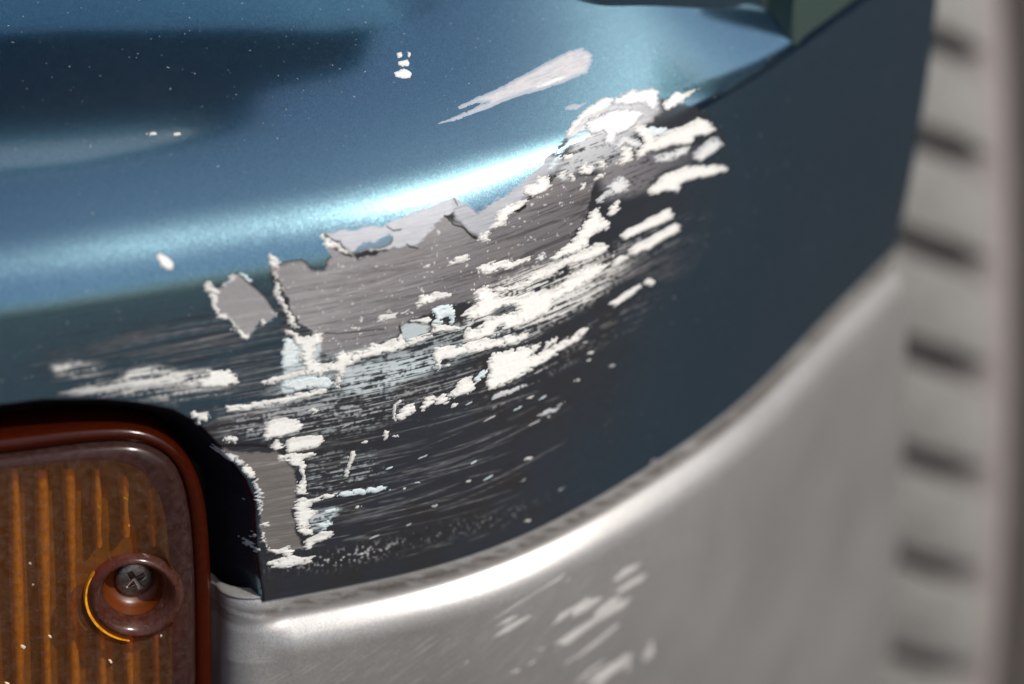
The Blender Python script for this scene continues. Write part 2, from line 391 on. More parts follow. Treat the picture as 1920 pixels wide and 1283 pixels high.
# grey-blue smears where the filler was dragged along
def smear(poly, soft, thr, c, a=1.0, f=None):
    f = streak2 if f is None else f
    lay(mask(poly, soft)*sstep(thr, thr+.16, f*.7+speck*.3), c, a)
smear([(530, 690), (620, 660), (760, 630), (880, 600), (960, 620), (900, 660), (800, 700), (700, 745), (560, 765), (480, 760)], 14, .42, c_ice*.75, .75)
smear([(640, 690), (790, 665), (860, 655), (800, 700), (740, 725), (650, 745)], 10, .36, c_ice*1.1, .85)
smear([(500, 760), (700, 745), (760, 760), (700, 800), (560, 830), (500, 800)], 16, .50, c_ice*.7, .8)
smear([(580, 850), (700, 850), (720, 900), (640, 925), (580, 930)], 16, .52, c_ice*.8, .7)
smear([(400, 760), (560, 730), (640, 720), (600, 790), (420, 820)], 20, .50, np.array([.20, .21, .22]), .8)
smear(T(400, 740, 3.772, [(660, 830), (900, 800), (860, 870), (760, 960), (690, 960)]), 6, .42, c_ice*1.1, .9)
smear([(900, 545), (1000, 500), (1120, 470), (1180, 500), (1090, 580), (1000, 610), (880, 600)], 10, .40, c_white*.8, .8)
smear(T(1040, 150, 5.333, [(300, 380), (640, 260), (900, 240), (1000, 340), (800, 560), (700, 800), (500, 900), (250, 900), (100, 1000), (0, 960), (200, 640)]), 10, .30, np.array([.42, .43, .44]), .85)
smear(T(1040, 150, 5.333, [(500, 850), (900, 700), (1300, 690), (1560, 700), (1300, 860), (1050, 960), (900, 1100), (520, 1200), (450, 1000)]), 14, .30, np.array([.20, .19, .20]), .85)
smear([(860, 610), (960, 560), (1090, 520), (1180, 455), (1240, 430), (1200, 500), (1100, 570), (980, 640), (880, 660)], 12, .50, np.array([.55, .56, .55]), .7)
smear([(1120, 480), (1210, 425), (1330, 395), (1340, 440), (1230, 490), (1140, 540)], 12, .56, np.array([.30, .29, .29]), .6)
smear([(900, 730), (1010, 660), (1180, 570), (1260, 530), (1200, 610), (1040, 700), (930, 770)], 10, .56, np.array([.26, .255, .25]), .6)
smear([(430, 790), (620, 740), (780, 720), (900, 690), (860, 740), (640, 790), (470, 830)], 12, .50, np.array([.33, .34, .35]), .6)
smear([(700, 690), (920, 640), (1000, 640), (930, 680), (760, 740), (600, 770)], 10, .62, np.array([.20, .21, .23]), .3)
smear([(560, 800), (900, 730), (1000, 740), (800, 800), (600, 860)], 30, .60, np.array([.17, .18, .19]), .3)
smear(T(660, 540, 6.4, [(590, 480), (640, 430), (930, 440), (900, 540), (720, 610), (600, 600)]), 3, .1, c_ice*.95, .95)
smear([(560, 640), (600, 640), (598, 700), (540, 740), (528, 735), (533, 640)], 3, .25, c_ice*1.25, .8)
smear([(1110, 760/4.8+360), (1250, 480), (1330, 455), (1300, 510), (1250, 530), (1225, 520)], 8, .40, np.array([.20, .18, .18]), .5)
lay(mask(T(1040, 150, 5.333, [(100, 560), (300, 290), (640, 140), (960, 80), (1050, 100), (1040, 330), (860, 470), (500, 520), (250, 640)]), 8), np.array([.47, .47, .48])*(.8+.4*streak2)[..., None], .9)
lsm = np.array([.60, .60, .57])
def lsmear(pts, soft, thr, a_):
    global paint
    m_ = mask(T(80, 640, 4.8, pts), soft)*sstep(thr, thr+.22, .55*streak+.25*streak2+.2*speck)*a_
    lay(m_, lsm); paint = paint*(1-m_)
lsmear([(80, 230), (230, 180), (470, 185), (560, 210), (430, 300), (300, 335), (130, 310)], 9, .36, .85)
lsmear([(620, 400), (760, 260), (900, 215), (1050, 240), (1300, 265), (1500, 260), (1500, 350), (1350, 405), (1000, 400)], 9, .30, .95)
lsmear([(150, 450), (420, 380), (700, 390), (1000, 410), (1500, 420), (1720, 430), (1500, 520), (1180, 560), (900, 525), (560, 515), (300, 490)], 10, .40, .7)
lsmear([(400, 300), (600, 300), (720, 380), (500, 420), (380, 380)], 12, .40, .6)
# dull scrape film towards the right, bounded by a faint curved edge
lay(mask(SCRAPED, 10)*sstep(1100, 1300, PX)*sstep(-1, .2, np.zeros(PX.shape)), np.array([.026, .0265, .031])*(.85+.3*streak3)[..., None], .5)
# long single scratches along the bumper
rng = random.Random(7)
scr = np.zeros(PX.shape); dark = np.zeros(PX.shape)
def scratches(n, s0, s1, l0, l1, lmin, lmax, amp, dst, slope=.06):
    for _ in range(n):
        a = rng.uniform(s0, s1); ln = rng.uniform(lmin, lmax); l = rng.uniform(l0, l1); sl = rng.gauss(0, slope); w = rng.choice([.00008, .0001, .00014, .0002])
        j0, j1 = np.searchsorted(cols, [a, a+ln])
        if j1-j0 < 3: continue
        cc = cols[j0:j1]-a; lc = l+sl*cc; r0 = np.searchsorted(rows, min(lc.min(), lc.max())-.0006); r1 = np.searchsorted(rows, lc.max()+.0006)
        g = np.exp(-((rows[r0:r1, None]-lc[None])/w)**2)*amp*rng.uniform(.35, 1)*np.sin(np.pi*np.clip(cc/ln, 0, 1))[None]**.5*(vnoise(cc[None]/.0012+rng.uniform(0, 99), np.zeros((1, j1-j0)), 4)*.8+.3)
        dst[r0:r1, j0:j1] = np.maximum(dst[r0:r1, j0:j1], g)
sx = lambda x: float(np.interp(x, kx, sL))
scratches(150, sx(420), sx(900), .010, .066, .004, .03, .42, scr)
scratches(40, sx(560), sx(1250), .003, .030, .003, .010, .30, scr)
scratches(120, sx(60), sx(480), .036, .060, .008, .04, .55, scr, .03)
scratches(300, sx(500), sx(1200), .028, .068, .006, .03, 1.0, dark)
lay(scr*np.clip(bare+lw, 0, 1), np.array([.42, .42, .42]), .75)
lay(dark*pm, np.array([.05, .048, .05]), .75)
paint = paint*(1-np.clip(scr*lw*1.2, 0, .8))
# glittery broken rim along the lower edge
rim = np.exp(-((L_-.0045-.004*fnoise(S_/.02, L_*0, 21))/.0016)**2)*sstep(sx(470), sx(560), S_)*(1-sstep(sx(900), sx(1060), S_))
lay(rim*sstep(.64, .76, speck)*(.25+.75*np.exp(-((PX-650)/90)**2)), np.array([.45, .45, .44]), .8)
lay(rim*sstep(.60, .70, 1-speck), np.array([.014, .014, .016]), .7)
for p, w in (([(600, 437), (640, 430), (690, 421)], .7), ([(725, 424), (738, 433), (752, 430)], 1.2), ([(834, 404), (852, 422), (868, 427), (880, 438), (892, 448)], 1.6), ([(850, 372), (858, 385)], 1.0), ([(624, 464), (645, 476), (660, 482)], 2.0), ([(762, 458), (772, 465), (784, 466)], 1.3),
             ([(398, 838), (440, 834), (500, 836)], 3.0), ([(960, 392), (972, 396), (985, 387)], 3.0), ([(930, 405), (946, 409), (955, 400)], 1.6), ([(556, 932), (600, 932), (620, 926)], 1.0), ([(606, 626), (660, 623), (720, 618)], 1.0), ([(750, 612), (752, 624)], 2.0)):
    m = line(p, w); lay(m, np.array([.012, .010, .010])); paint = paint*(1-m)
paint[DENT > .0008] = np.maximum(paint, .55*np.ones(1))[DENT > .0008]
recess_shade = sstep(.0006, .0022, DENT); lay(recess_shade, np.array([.010, .013, .020])); paint = paint*(1-.93*recess_shade)  # recess walls coloured near-black to stand in for their shade
# relief: the paint film stands over the bare patches; scratches cut in
film = (1-bare*.0+0)*0
relief = np.zeros(PX.shape)+bare*(-.00010*pm-.00013*mask(DIAMOND, 1.6)-.00006*np.clip(scr, 0, 1)-.00008*dark*pm-.00006*mask(TONGUE, 2.0))+.000012*(streak2-.5)*bare+.00004*paint*bare
for p in (SCRAPED, DIAMOND, PRIMER):
    pass
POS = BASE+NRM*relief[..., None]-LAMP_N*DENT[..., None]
POS[..., 2] -= .85*DENT*(1-sstep(0, .020, L_))
if (grid_normals(BASE)[nr//2, nc//2]@(CAM-BASE[nr//2, nc//2])) < 0: raise RuntimeError('grid faces away')

# ---------------------------------------------------------------- the car object and its bumper cover
car = bpy.data.objects.new('car', None); COL.objects.link(car); car.location = (0, 0, 0)
car['label'] = 'teal car with badly scraped bumper corner, amber turn signal lamp and dusty tyre'
car['category'] = 'car'
V = POS.reshape(-1, 3)
me = mesh_np('bumper_cover', V, grid_quads(nr, nc))
set_col(me, 'wear_and_shade_color', np.clip(sub, 0, 1).reshape(-1, 3)); set_flt(me, 'paint', paint.ravel())
FLOW = np.stack([S_, L_, np.zeros_like(S_)], -1)
set_vec(me, 'flow', FLOW.reshape(-1, 3))
M_COVER = mat_cover()
cover = link('bumper_cover', me, M_COVER, car)
cover['label'] = 'teal metallic bumper cover scraped down to grey primer and black plastic'
# return flange at the wheel arch and along the lower edge
def flange(name, edge, inward, depth, par, mat, nrm=None):
    k = 5; E = np.stack([edge+inward*depth*t+(nrm*(-.0012*math.sin(t*math.pi/2)) if nrm is not None else 0) for t in np.linspace(0, 1, k)], 0)
    m = mesh_np(name, E.reshape(-1, 3), grid_quads(k, len(edge)))
    set_col(m, 'wear_and_shade_color', np.tile([.03, .03, .033], (len(m.vertices), 1))); set_flt(m, 'paint', np.ones(len(m.vertices))); set_vec(m, 'flow', np.zeros((len(m.vertices), 3)))
    return link(name, m, mat, par)
inw_end = np.array([*plan(np.array([S_END]))[1][0], 0])
flange('arch_flange', POS[:, -1], inw_end, .012, cover, M_COVER)
flange('edge_flange', POS[0], np.c_[plan(cols)[1], np.zeros(nc)], .003, cover, M_COVER)

# ---------------------------------------------------------------- flakes of white filler and glints left standing on the scrape, plus a few painted sun glints
M_WHITE = mat_flake('white filler and glints', (.725, .725, .69), (.63, .63, .60), (.42, .41, .39), .06)
M_GREY = mat_flake('worn filler', (.66, .66, .65), (.52, .53, .53), (.28, .29, .30), .16)
M_ICE = mat_flake('filler with paint film', (.66, .70, .69), (.50, .56, .57), (.38, .46, .48), .18)
NPOS = grid_normals(POS)
feath = fnoise(S_/.006, L_/.00026, 17, 3)
def flake(poly, mat=M_WHITE, lift=.00022, name='filler_or_glint', rough=1.0, wob_=1.0):
    p = np.asarray(poly, float); pad = 10
    inb = (PX > p[:, 0].min()-pad) & (PX < p[:, 0].max()+pad) & (PY > p[:, 1].min()-pad) & (PY < p[:, 1].max()+pad)
    if not inb.any(): return None
    ri = np.where(inb.any(1))[0]; ci = np.where(inb.any(0))[0]
    sl = (slice(ri[0], ri[-1]+1), slice(ci[0], ci[-1]+1))
    x, y = PX[sl], PY[sl]
    jag = 6*wob[sl]*wob_+3*fin[sl]*rough*wob_+16*(feath[sl]-.5)*wob_
    jag2 = 6*wob2[sl]*wob_+4*fin[sl]*rough*wob_-6*(feath[sl]-.5)*wob_
    sd = sd_poly(poly, x+jag, y+jag2)
    sd = sd+rough*3.2*np.clip(speck[sl]-.62, 0, 1)*8*(sd < 0)          # pinholes and thin spots
    t = np.clip(-sd/3.0, -.5, 1)
    hgt = np.where(t > 0, np.sqrt(np.clip(t, 0, 1)*(2-np.clip(t, 0, 1)))*lift, t*.00012)+(.00005*(streak2[sl]-.5)+.00004*(speck[sl]-.5))*rough*(t > .2)
    ok = (sd < 2.5); r, c = sd.shape
    q = grid_quads(r, c); keep = ok.ravel()[q].any(1)
    q = q[keep]
    if len(q) < 4: return None
    Vv = (POS[sl]+NPOS[sl]*hgt[..., None]).reshape(-1, 3)
    u, inv = np.unique(q, return_inverse=True)
    m = mesh_np(name, Vv[u], inv.reshape(-1, 4)); set_vec(m, 'flow', FLOW[sl].reshape(-1, 3)[u]); set_flt(m, 'thick', np.clip(-sd/13., 0, 1).ravel()[u])
    return link(name, m, mat, cover)
W = []
A = lambda *a, **k: W.append((T(*a), k))
c22 = (400, 560, 6.4); c23 = (660, 540, 6.4); c24 = (840, 440, 6.4); c25 = (1040, 150, 5.333); c26 = (880, 240, 5.833); c27 = (400, 740, 3.772); c28 = (700, 560, 4.267); c33 = (1000, 360, 4.8); c21 = (80, 640, 4.8); c3 = (240, 320, 3.556)
G = dict(mat=M_GREY); I = dict(mat=M_ICE)
A(*c3, [(940, 545), (985, 580), (1010, 610), (1005, 640), (985, 665), (955, 640), (938, 600)])
A(*c3, [(985, 660), (1005, 690), (990, 750), (1015, 790), (1005, 830), (1060, 900), (1130, 1010), (1140, 1050), (1100, 1060), (1060, 960), (1010, 880), (970, 830), (975, 780), (990, 720)])
A(*c3, [(505, 740), (530, 735), (590, 790), (610, 810), (590, 840), (560, 820), (530, 800)])
A(*c3, [(555, 810), (580, 830), (590, 880), (610, 950), (680, 970), (670, 990), (600, 985), (570, 900), (545, 840)])
A(*c3, [(680, 700), (710, 690), (740, 700), (700, 730), (640, 780), (625, 770)], **G)
A(*c3, [(735, 680), (790, 700), (840, 745), (830, 755), (780, 725)], **I)
A(*c3, [(690, 985), (720, 1060), (770, 1090), (810, 1095), (800, 1125), (750, 1110), (700, 1050)])
A(*c3, [(965, 945), (995, 950), (990, 975), (968, 970)]); A(*c3, [(880, 995), (920, 1010), (910, 1030), (885, 1015)])
A(*c3, [(185, 568), (215, 555), (265, 580), (300, 620), (300, 660), (265, 665), (220, 635)], rough=.2, wob_=.3)
A(*c3, [(1285, 430), (1300, 415), (1340, 460), (1420, 500), (1490, 560), (1465, 560), (1390, 515), (1340, 520), (1310, 500)])
A(*c22, [(860, 380), (1000, 420), (1070, 470), (1180, 450), (1210, 420), (1320, 420), (1290, 540), (1220, 570), (1215, 730), (1290, 800), (1420, 750), (1480, 760), (1490, 690), (1530, 640), (1600, 640), (1680, 640), (1690, 770), (1600, 800), (1560, 900), (1530, 1080), (1480, 1060), (1490, 880), (1400, 870), (1330, 900), (1280, 940), (1200, 900), (1050, 940), (820, 980), (700, 1030), (600, 1050), (590, 1000), (700, 950), (900, 900), (1080, 870), (1100, 790), (1080, 700), (1010, 700), (1050, 640), (1000, 560), (960, 470), (870, 430)])
A(*c22, [(830, 480), (950, 470), (970, 560), (1020, 640), (1000, 800), (830, 830), (820, 640)], **I)
A(*c22, [(820, 990), (1100, 950), (1340, 930), (1470, 1000), (1400, 1060), (1000, 1100), (830, 1080)], **I)
A(*c23, [(0, 760), (180, 740), (250, 650), (330, 680), (500, 640), (580, 560), (640, 620), (940, 560), (960, 590), (700, 680), (540, 750), (280, 810), (80, 880), (0, 900)])
A(340, 640, 2.567, [(220, 310), (400, 290), (550, 250), (700, 225), (690, 248), (480, 300), (330, 330), (225, 340)])
A(*c21, [(1490, 260), (1660, 260), (1770, 330), (1770, 380), (1640, 420), (1430, 410), (1380, 360), (1480, 330)])
A(*c21, [(1320, 660), (1370, 620), (1410, 660), (1480, 640), (1510, 690), (1480, 720), (1420, 710), (1400, 770), (1370, 770), (1390, 700), (1340, 690)])
A(*c27, [(50, 330), (80, 295), (180, 300), (160, 340)]); A(*c27, [(0, 390), (120, 415), (220, 470), (210, 500), (100, 470), (10, 430)], **G)
A(*c27, [(210, 540), (240, 490), (280, 520), (290, 590), (265, 600), (225, 560)], rough=.3)
A(*c27, [(280, 600), (300, 600), (340, 700), (355, 830), (335, 850), (310, 740)], **G)
A(*c27, [(355, 300), (385, 190), (440, 170), (590, 170), (625, 230), (600, 270), (480, 300), (370, 320)], rough=.4)
A(*c27, [(400, 360), (450, 320), (490, 330), (495, 385), (430, 395)]); A(*c27, [(510, 350), (560, 310), (640, 300), (775, 285), (775, 330), (740, 370), (620, 395), (540, 415), (515, 390)], rough=.4)
A(*c27, [(440, 430), (530, 425), (600, 420), (705, 400), (710, 425), (640, 460), (640, 520), (655, 570), (670, 640), (660, 700), (590, 715), (580, 690), (600, 640), (605, 600), (640, 590), (610, 545), (560, 510), (530, 480), (460, 465)])
A(*c27, [(570, 740), (700, 730), (850, 700), (840, 725), (700, 760), (660, 800), (730, 840), (690, 880), (660, 920), (710, 960), (700, 990), (640, 990), (600, 960), (580, 900), (590, 830), (575, 780)])
A(*c27, [(840, 705), (1000, 668), (1250, 655), (1240, 680), (1100, 700), (900, 720)], **I)
A(*c27, [(780, 820), (890, 800), (860, 830), (780, 850)], **I); A(*c27, [(720, 930), (800, 890), (870, 910), (780, 950)], **I)
A(*c27, [(640, 1040), (700, 1000), (760, 970), (850, 965), (840, 990), (790, 1030), (720, 1045), (690, 1100), (660, 1100)])
A(*c27, [(340, 980), (360, 990), (375, 1080), (470, 1100), (520, 1070), (550, 1090), (570, 1130), (620, 1160), (715, 1140), (690, 1180), (600, 1200), (500, 1225), (400, 1220), (390, 1180), (480, 1165), (530, 1140), (440, 1130), (410, 1110), (350, 1030)])
A(*c27, [(340, 920), (385, 900), (385, 930), (355, 950)])
A(*c27, [(205, 1055), (240, 1055), (340, 1110), (330, 1130), (260, 1095), (225, 1090)], **G); A(*c27, [(270, 985), (300, 980), (285, 1030), (265, 1030)], **G); A(*c27, [(205, 795), (230, 790), (225, 815)], **G)
A(*c27, [(920, 590), (945, 590), (970, 500), (1010, 420), (1000, 400), (970, 400), (960, 460)], rough=.4, wob_=.4)
A(*c27, [(680, 120), (705, 90), (745, 115), (710, 140)])
A(*c28, [(150, 960), (160, 860), (200, 810), (225, 820), (190, 860), (170, 920), (185, 990)], wob_=.4); A(*c28, [(190, 970), (205, 900), (250, 850), (330, 840), (345, 890), (290, 930), (220, 975)])
A(*c28, [(390, 870), (410, 800), (470, 780), (495, 790), (490, 850), (400, 895)]); A(*c28, [(500, 800), (560, 755), (600, 790), (590, 840), (510, 850)])
A(*c28, [(600, 770), (650, 720), (700, 650), (780, 620), (800, 700), (800, 740), (700, 770), (640, 795)]); A(*c28, [(810, 640), (850, 590), (910, 570), (900, 620), (820, 680)], **I)
A(*c28, [(910, 720), (905, 640), (930, 600), (920, 520), (950, 440), (1100, 410), (1290, 370), (1340, 340), (1320, 410), (1260, 460), (1450, 380), (1690, 240), (1730, 240), (1710, 280), (1500, 420), (1300, 550), (1150, 640), (1040, 690), (930, 740)])
A(*c28, [(1360, 400), (1390, 340), (1470, 310), (1460, 350), (1380, 405)]); A(*c28, [(935, 810), (980, 770), (1100, 720), (1250, 680), (1100, 760), (960, 820)], **G)
A(*c28, [(1310, 940), (1380, 890), (1500, 865), (1430, 910), (1330, 945)], **G); A(*c28, [(80, 1130), (100, 1050), (140, 1060), (130, 1090), (95, 1130)]); A(*c28, [(620, 860), (660, 830), (690, 850), (650, 870)])
A(*c28, [(470, 470), (480, 390), (720, 370), (800, 320), (880, 330), (1000, 330), (1060, 290), (1130, 300), (1200, 270), (1245, 290), (1200, 350), (1100, 370), (900, 410), (700, 450), (550, 490), (520, 590), (490, 500)])
A(*c24, [(200, 1270), (200, 1200), (240, 1120), (360, 1140), (450, 1010), (600, 970), (820, 920), (860, 860), (780, 840), (650, 860), (480, 960), (300, 1040), (240, 980), (160, 960), (270, 870), (340, 850), (370, 760), (270, 650), (410, 660), (440, 590), (530, 690), (560, 720), (640, 760), (860, 740), (960, 680), (1150, 690), (1300, 640), (1400, 560), (1500, 470), (1700, 370), (1900, 340), (1910, 390), (1700, 560), (1500, 690), (1350, 760), (1250, 830), (1210, 940), (1000, 1030), (850, 1110), (650, 1150), (640, 1080), (560, 1180), (540, 1230), (380, 1240), (300, 1270)])
A(*c24, [(560, 640), (760, 640), (900, 590), (850, 560), (980, 540), (1000, 470), (1100, 450), (1280, 360), (1500, 240), (1850, 90), (1920, 120), (1900, 190), (1700, 300), (1500, 350), (1320, 430), (1220, 500), (1080, 560), (960, 620), (860, 660), (700, 690), (580, 690)])
A(*c24, [(1240, 290), (1340, 190), (1480, 80), (1560, 20), (1700, 20), (1690, 120), (1600, 200), (1400, 260), (1270, 310)])
A(*c24, [(340, 410), (370, 490), (570, 470), (600, 400), (750, 430), (780, 400), (980, 330), (980, 280), (800, 320), (700, 320), (580, 320), (400, 360)])
A(*c24, [(1060, 250), (1130, 210), (1190, 250), (1150, 320), (1080, 350)], **G)
A(*c24, [(0, 360), (100, 290), (180, 260), (280, 260), (240, 320), (120, 340), (20, 390)])
A(*c23, [(770, 190), (830, 80), (920, 70), (1200, 50), (1180, 90), (1000, 160), (800, 250)]); A(*c23, [(280, 390), (360, 340), (540, 310), (520, 360), (300, 410)]); A(*c23, [(570, 300), (700, 270), (600, 320)]); A(*c23, [(70, 400), (120, 390), (110, 420)]); A(*c23, [(0, 470), (90, 480), (80, 500), (0, 500)])
A(*c23, [(970, 230), (1200, 210), (1240, 430), (1190, 440), (1180, 340), (1100, 350), (1080, 440), (990, 430)], **I); A(*c23, [(720, 390), (760, 370), (930, 340), (940, 430), (820, 430)]); A(*c23, [(960, 440), (1280, 450), (1370, 480), (1200, 520), (960, 560)])
A(*c25, [(100, 550), (160, 470), (300, 290), (520, 170), (600, 180), (560, 260), (420, 330), (300, 380), (200, 500), (150, 570)], rough=.5)
A(*c25, [(600, 180), (780, 80), (860, 120), (960, 80), (1050, 100), (1040, 200), (1000, 330), (900, 250), (640, 260), (560, 260)], **G)
A(*c25, [(1090, 230), (1200, 130), (1320, 140), (1440, 90), (1300, 200), (1150, 290), (1080, 290)], rough=.5)
A(*c25, [(790, 460), (920, 450), (1000, 580), (1200, 480), (1360, 430), (1420, 370), (1560, 440), (1600, 510), (1500, 560), (1400, 560), (1360, 640), (1150, 660), (950, 720), (830, 800), (800, 750), (880, 640), (850, 560)], rough=.5)
A(*c25, [(1360, 760), (1500, 640), (1600, 570), (1680, 640), (1600, 740), (1450, 820)], **G)
A(*c25, [(920, 1100), (1100, 950), (1300, 860), (1500, 860), (1700, 860), (1740, 900), (1560, 960), (1350, 1000), (1260, 1040), (1230, 1130), (1130, 1110), (950, 1150)], rough=.5)
A(*c25, [(640, 700), (720, 660), (780, 760), (750, 840), (660, 850), (590, 840), (680, 780)]); A(*c25, [(430, 830), (480, 800), (530, 870), (480, 900)])
A(*c25, [(240, 920), (300, 820), (400, 880), (380, 930), (260, 950)]); A(*c25, [(250, 1040), (300, 1030), (310, 1080), (260, 1100)]); A(*c25, [(370, 1000), (490, 920), (500, 950), (390, 1030)]); A(*c25, [(70, 770), (130, 730), (190, 760), (170, 800), (90, 800)])
A(*c25, [(50, 930), (110, 930), (100, 1000), (60, 990)]); A(*c25, [(150, 960), (200, 980), (190, 1020), (150, 1010)])
A(*c26, [(80, 1230), (130, 1140), (230, 1130), (240, 1230), (130, 1250)]); A(*c26, [(220, 1110), (280, 1050), (290, 960), (400, 830), (480, 830), (630, 780), (640, 810), (460, 950), (400, 1000), (390, 1070), (260, 1110)])
A(*c26, [(610, 720), (610, 650), (740, 600), (760, 530), (880, 540), (900, 650), (820, 710), (700, 750)]); A(*c26, [(840, 460), (960, 300), (1000, 290), (940, 400), (860, 480)], **I)
A(*c26, [(960, 560), (1010, 500), (1060, 540), (1040, 590)], **G); A(*c26, [(1080, 520), (1120, 480), (1160, 560), (1120, 590)])
A(*c26, [(1350, 800), (1540, 670), (1560, 720), (1430, 830)], **G); A(*c26, [(1500, 960), (1560, 840), (1640, 790), (1650, 880), (1530, 980)]); A(*c26, [(1180, 1200), (1230, 1050), (1350, 890), (1420, 880), (1440, 990), (1530, 1050), (1520, 1110), (1360, 1150), (1300, 1220), (1150, 1260)])
A(*c33, [(780, 400), (860, 330), (1210, 150), (1260, 190), (1230, 250), (1000, 350), (830, 440)], rough=.3); A(*c33, [(860, 550), (900, 490), (1260, 290), (1320, 300), (1310, 360), (1060, 500), (900, 580)], rough=.3)
A(*c33, [(705, 640), (760, 580), (850, 570), (840, 610), (730, 670)], rough=.3); A(*c33, [(690, 1000), (740, 960), (850, 890), (940, 830), (970, 860), (850, 960), (740, 1030)], rough=.3); A(*c33, [(970, 820), (1030, 780), (1100, 810), (1050, 850)], rough=.3)
A(*c33, [(700, 580), (740, 520), (700, 610)], rough=.3)
M_SCRAPE = mat_flake('pale rubbed scrape', (.47, .445, .445), (.37, .365, .375), (.22, .26, .31), .24)
A(800, 70, 5.647, [(60, 930), (270, 850), (420, 790), (560, 720), (660, 685), (500, 705), (340, 765), (320, 740), (600, 610), (900, 470), (1200, 300), (1500, 150), (1640, 110), (1740, 170), (1760, 250), (1700, 380), (1480, 470), (1200, 560), (900, 650), (600, 770), (300, 880)], mat=M_SCRAPE, rough=.35, wob_=.5, lift=.00010)
A(800, 70, 5.647, [(1130, 520), (1250, 470), (1480, 390), (1470, 440), (1280, 520), (1150, 545)], lift=.00016, rough=.3, wob_=.5)
A(800, 70, 5.647, [(1440, 740), (1560, 710), (1700, 690), (1600, 760), (1480, 770)], mat=M_SCRAPE, rough=.5, lift=.00008)
A(*c25, [(300, 430), (480, 330), (640, 290), (860, 300), (900, 360), (780, 470), (640, 560), (560, 660), (470, 640), (500, 520), (350, 560)], **G)
A(*c25, [(560, 640), (700, 560), (830, 600), (860, 660), (790, 720), (700, 640), (620, 720)], **G)
A(*c25, [(1000, 760), (1200, 700), (1340, 660), (1330, 740), (1150, 820), (1020, 840)], **G)
A(*c25, [(860, 470), (1050, 470), (1160, 520), (1010, 590), (930, 560)], **I)
A(*c25, [(520, 1040), (640, 960), (760, 1020), (700, 1120), (560, 1160)], **G)
for pts in ([(738, 137), (755, 129), (772, 137), (768, 147), (742, 146)], [(745, 116), (765, 112), (768, 124), (750, 127)], [(743, 101), (751, 98), (754, 107), (746, 109)], [(762, 99), (772, 101), (769, 108)], [(274, 251), (285, 248), (297, 249), (292, 253)], [(322, 250), (336, 248), (340, 251), (330, 254)]):
    W.append((pts, dict(rough=.4, wob_=.5, lift=.00008)))  # white specks painted in as sun glints on the ledge
for poly, k in W: flake(poly, **k)
for _ in range(46):                                           # crumbs of filler along the drag marks
    x = rng.uniform(430, 1180); y = 1000-.42*(x-430)+rng.gauss(0, 150)
    if y < 380 or y > 1060 or (x < 500 and y > 860): continue
    a = rng.uniform(2.2, 4.5); b = a*rng.uniform(.35, .8)
    flake([(x-a*2, y+a*.6), (x, y-b), (x+a*2, y-a*.7), (x+a, y+b)], M_WHITE if rng.random() < .6 else M_GREY, .00012, wob_=.4)

for x, y, ln, m_ in ((905, 790, 26, 0), (960, 770, 20, 1), (985, 800, 30, 0), (1040, 762, 22, 0), (1010, 748, 16, 1), (870, 760, 18, 0), (905, 900, 20, 1), (1135, 795, 6, 0), (1045, 920, 14, 0), (970, 905, 16, 0), (760, 985, 12, 0), (880, 870, 16, 1), (690, 1010, 22, 0), (1215, 868, 16, 0), (1000, 700, 18, 0), (640, 800, 20, 0), (780, 860, 24, 0), (720, 880, 18, 1)):
    dy = -.42*ln if x > 850 else -.28*ln
    flake([(x, y+1.8), (x+ln*.4, y+dy*.4-.6), (x+ln, y+dy-1.4), (x+ln*.8, y+dy*.8+1.6), (x+ln*.3, y+dy*.3+2.4)], M_ICE if m_ else M_GREY, .00008, 'scratch_flake', .3, .25)

# ---------------------------------------------------------------- grey lower skirt of the bumper
_l = np.linspace(0, 150, 6000); _t = np.radians(smooth1(np.interp(_l, [0, 1.0, 3.6, 5.0, 6.2, 9.2, 13.5, 30, 60, 150], [38, 22, 4, 30, 52, 42, 4, 1, -1, -3])[:, None], 18)[:, 0])
_o = np.r_[0, np.cumsum(np.sin(_t[1:])*np.diff(_l))]-1.0; _z = .4-np.r_[0, np.cumsum(np.cos(_t[1:])*np.diff(_l))]
PROF = np.concatenate([np.stack([np.linspace(-4, -1.05, 300), np.full(300, .4)], 1), np.stack([_o, _z], 1)])*1e-3
PROF_F = PROF.copy(); PROF_F[:, 0] = np.where(PROF[:, 1] < 0, np.interp(-PROF[:, 1], [0, .0005, .002, .006, .012, .02, .032], [-.0012, -.0006, .0003, .0022, .0042, .0053, .0058]), PROF[:, 0]); PROF_F[:, 0] = np.where(PROF[:, 1] < -.032, PROF[:, 0], PROF_F[:, 0])
pl = np.r_[0, np.cumsum(np.linalg.norm(np.diff(PROF, axis=0), axis=1))]
srow = np.r_[np.arange(0, .003, .001), np.arange(.003, .046, .00026), np.arange(.046, pl[-1], .0025)]
pr = np.stack([np.interp(srow, pl, PROF[:, j]) for j in (0, 1)], 1)
scol = np.r_[np.arange(sL[0]+.002, .0195, .0022), np.arange(0.02, sx(1400), .00026), np.arange(sx(1400), S_END-.0012, .0006), S_END-.0012]
prF = np.interp(srow, pl, PROF_F[:, 0]); flat = 1-sstep(sx(465), sx(545), scol)[None]
fade = np.interp(scol, [-1, sx(1200), sx(1500), S_END], [1, 1, .85, .7])
_e = np.clip(srow-.012, 0, .13)*.17
Pk, Ik = plan(scol[None]+_e[:, None]*sstep(S_END-.06, S_END, scol)[None])
SB = np.concatenate([Pk-Ik*((pr[:, :1]*(1-flat)+prF[:, None]*flat)*fade[None])[..., None], np.broadcast_to(pr[:, 1][:, None, None], (len(srow), len(scol), 1))], -1)
SB = SB[::-1]; srow_r = srow[::-1]-.0038
sxp, syp = project(SB); SN = grid_normals(SB)
SD = dent(sxp, syp, True)
SP = SB-LAMP_N*SD[..., None]
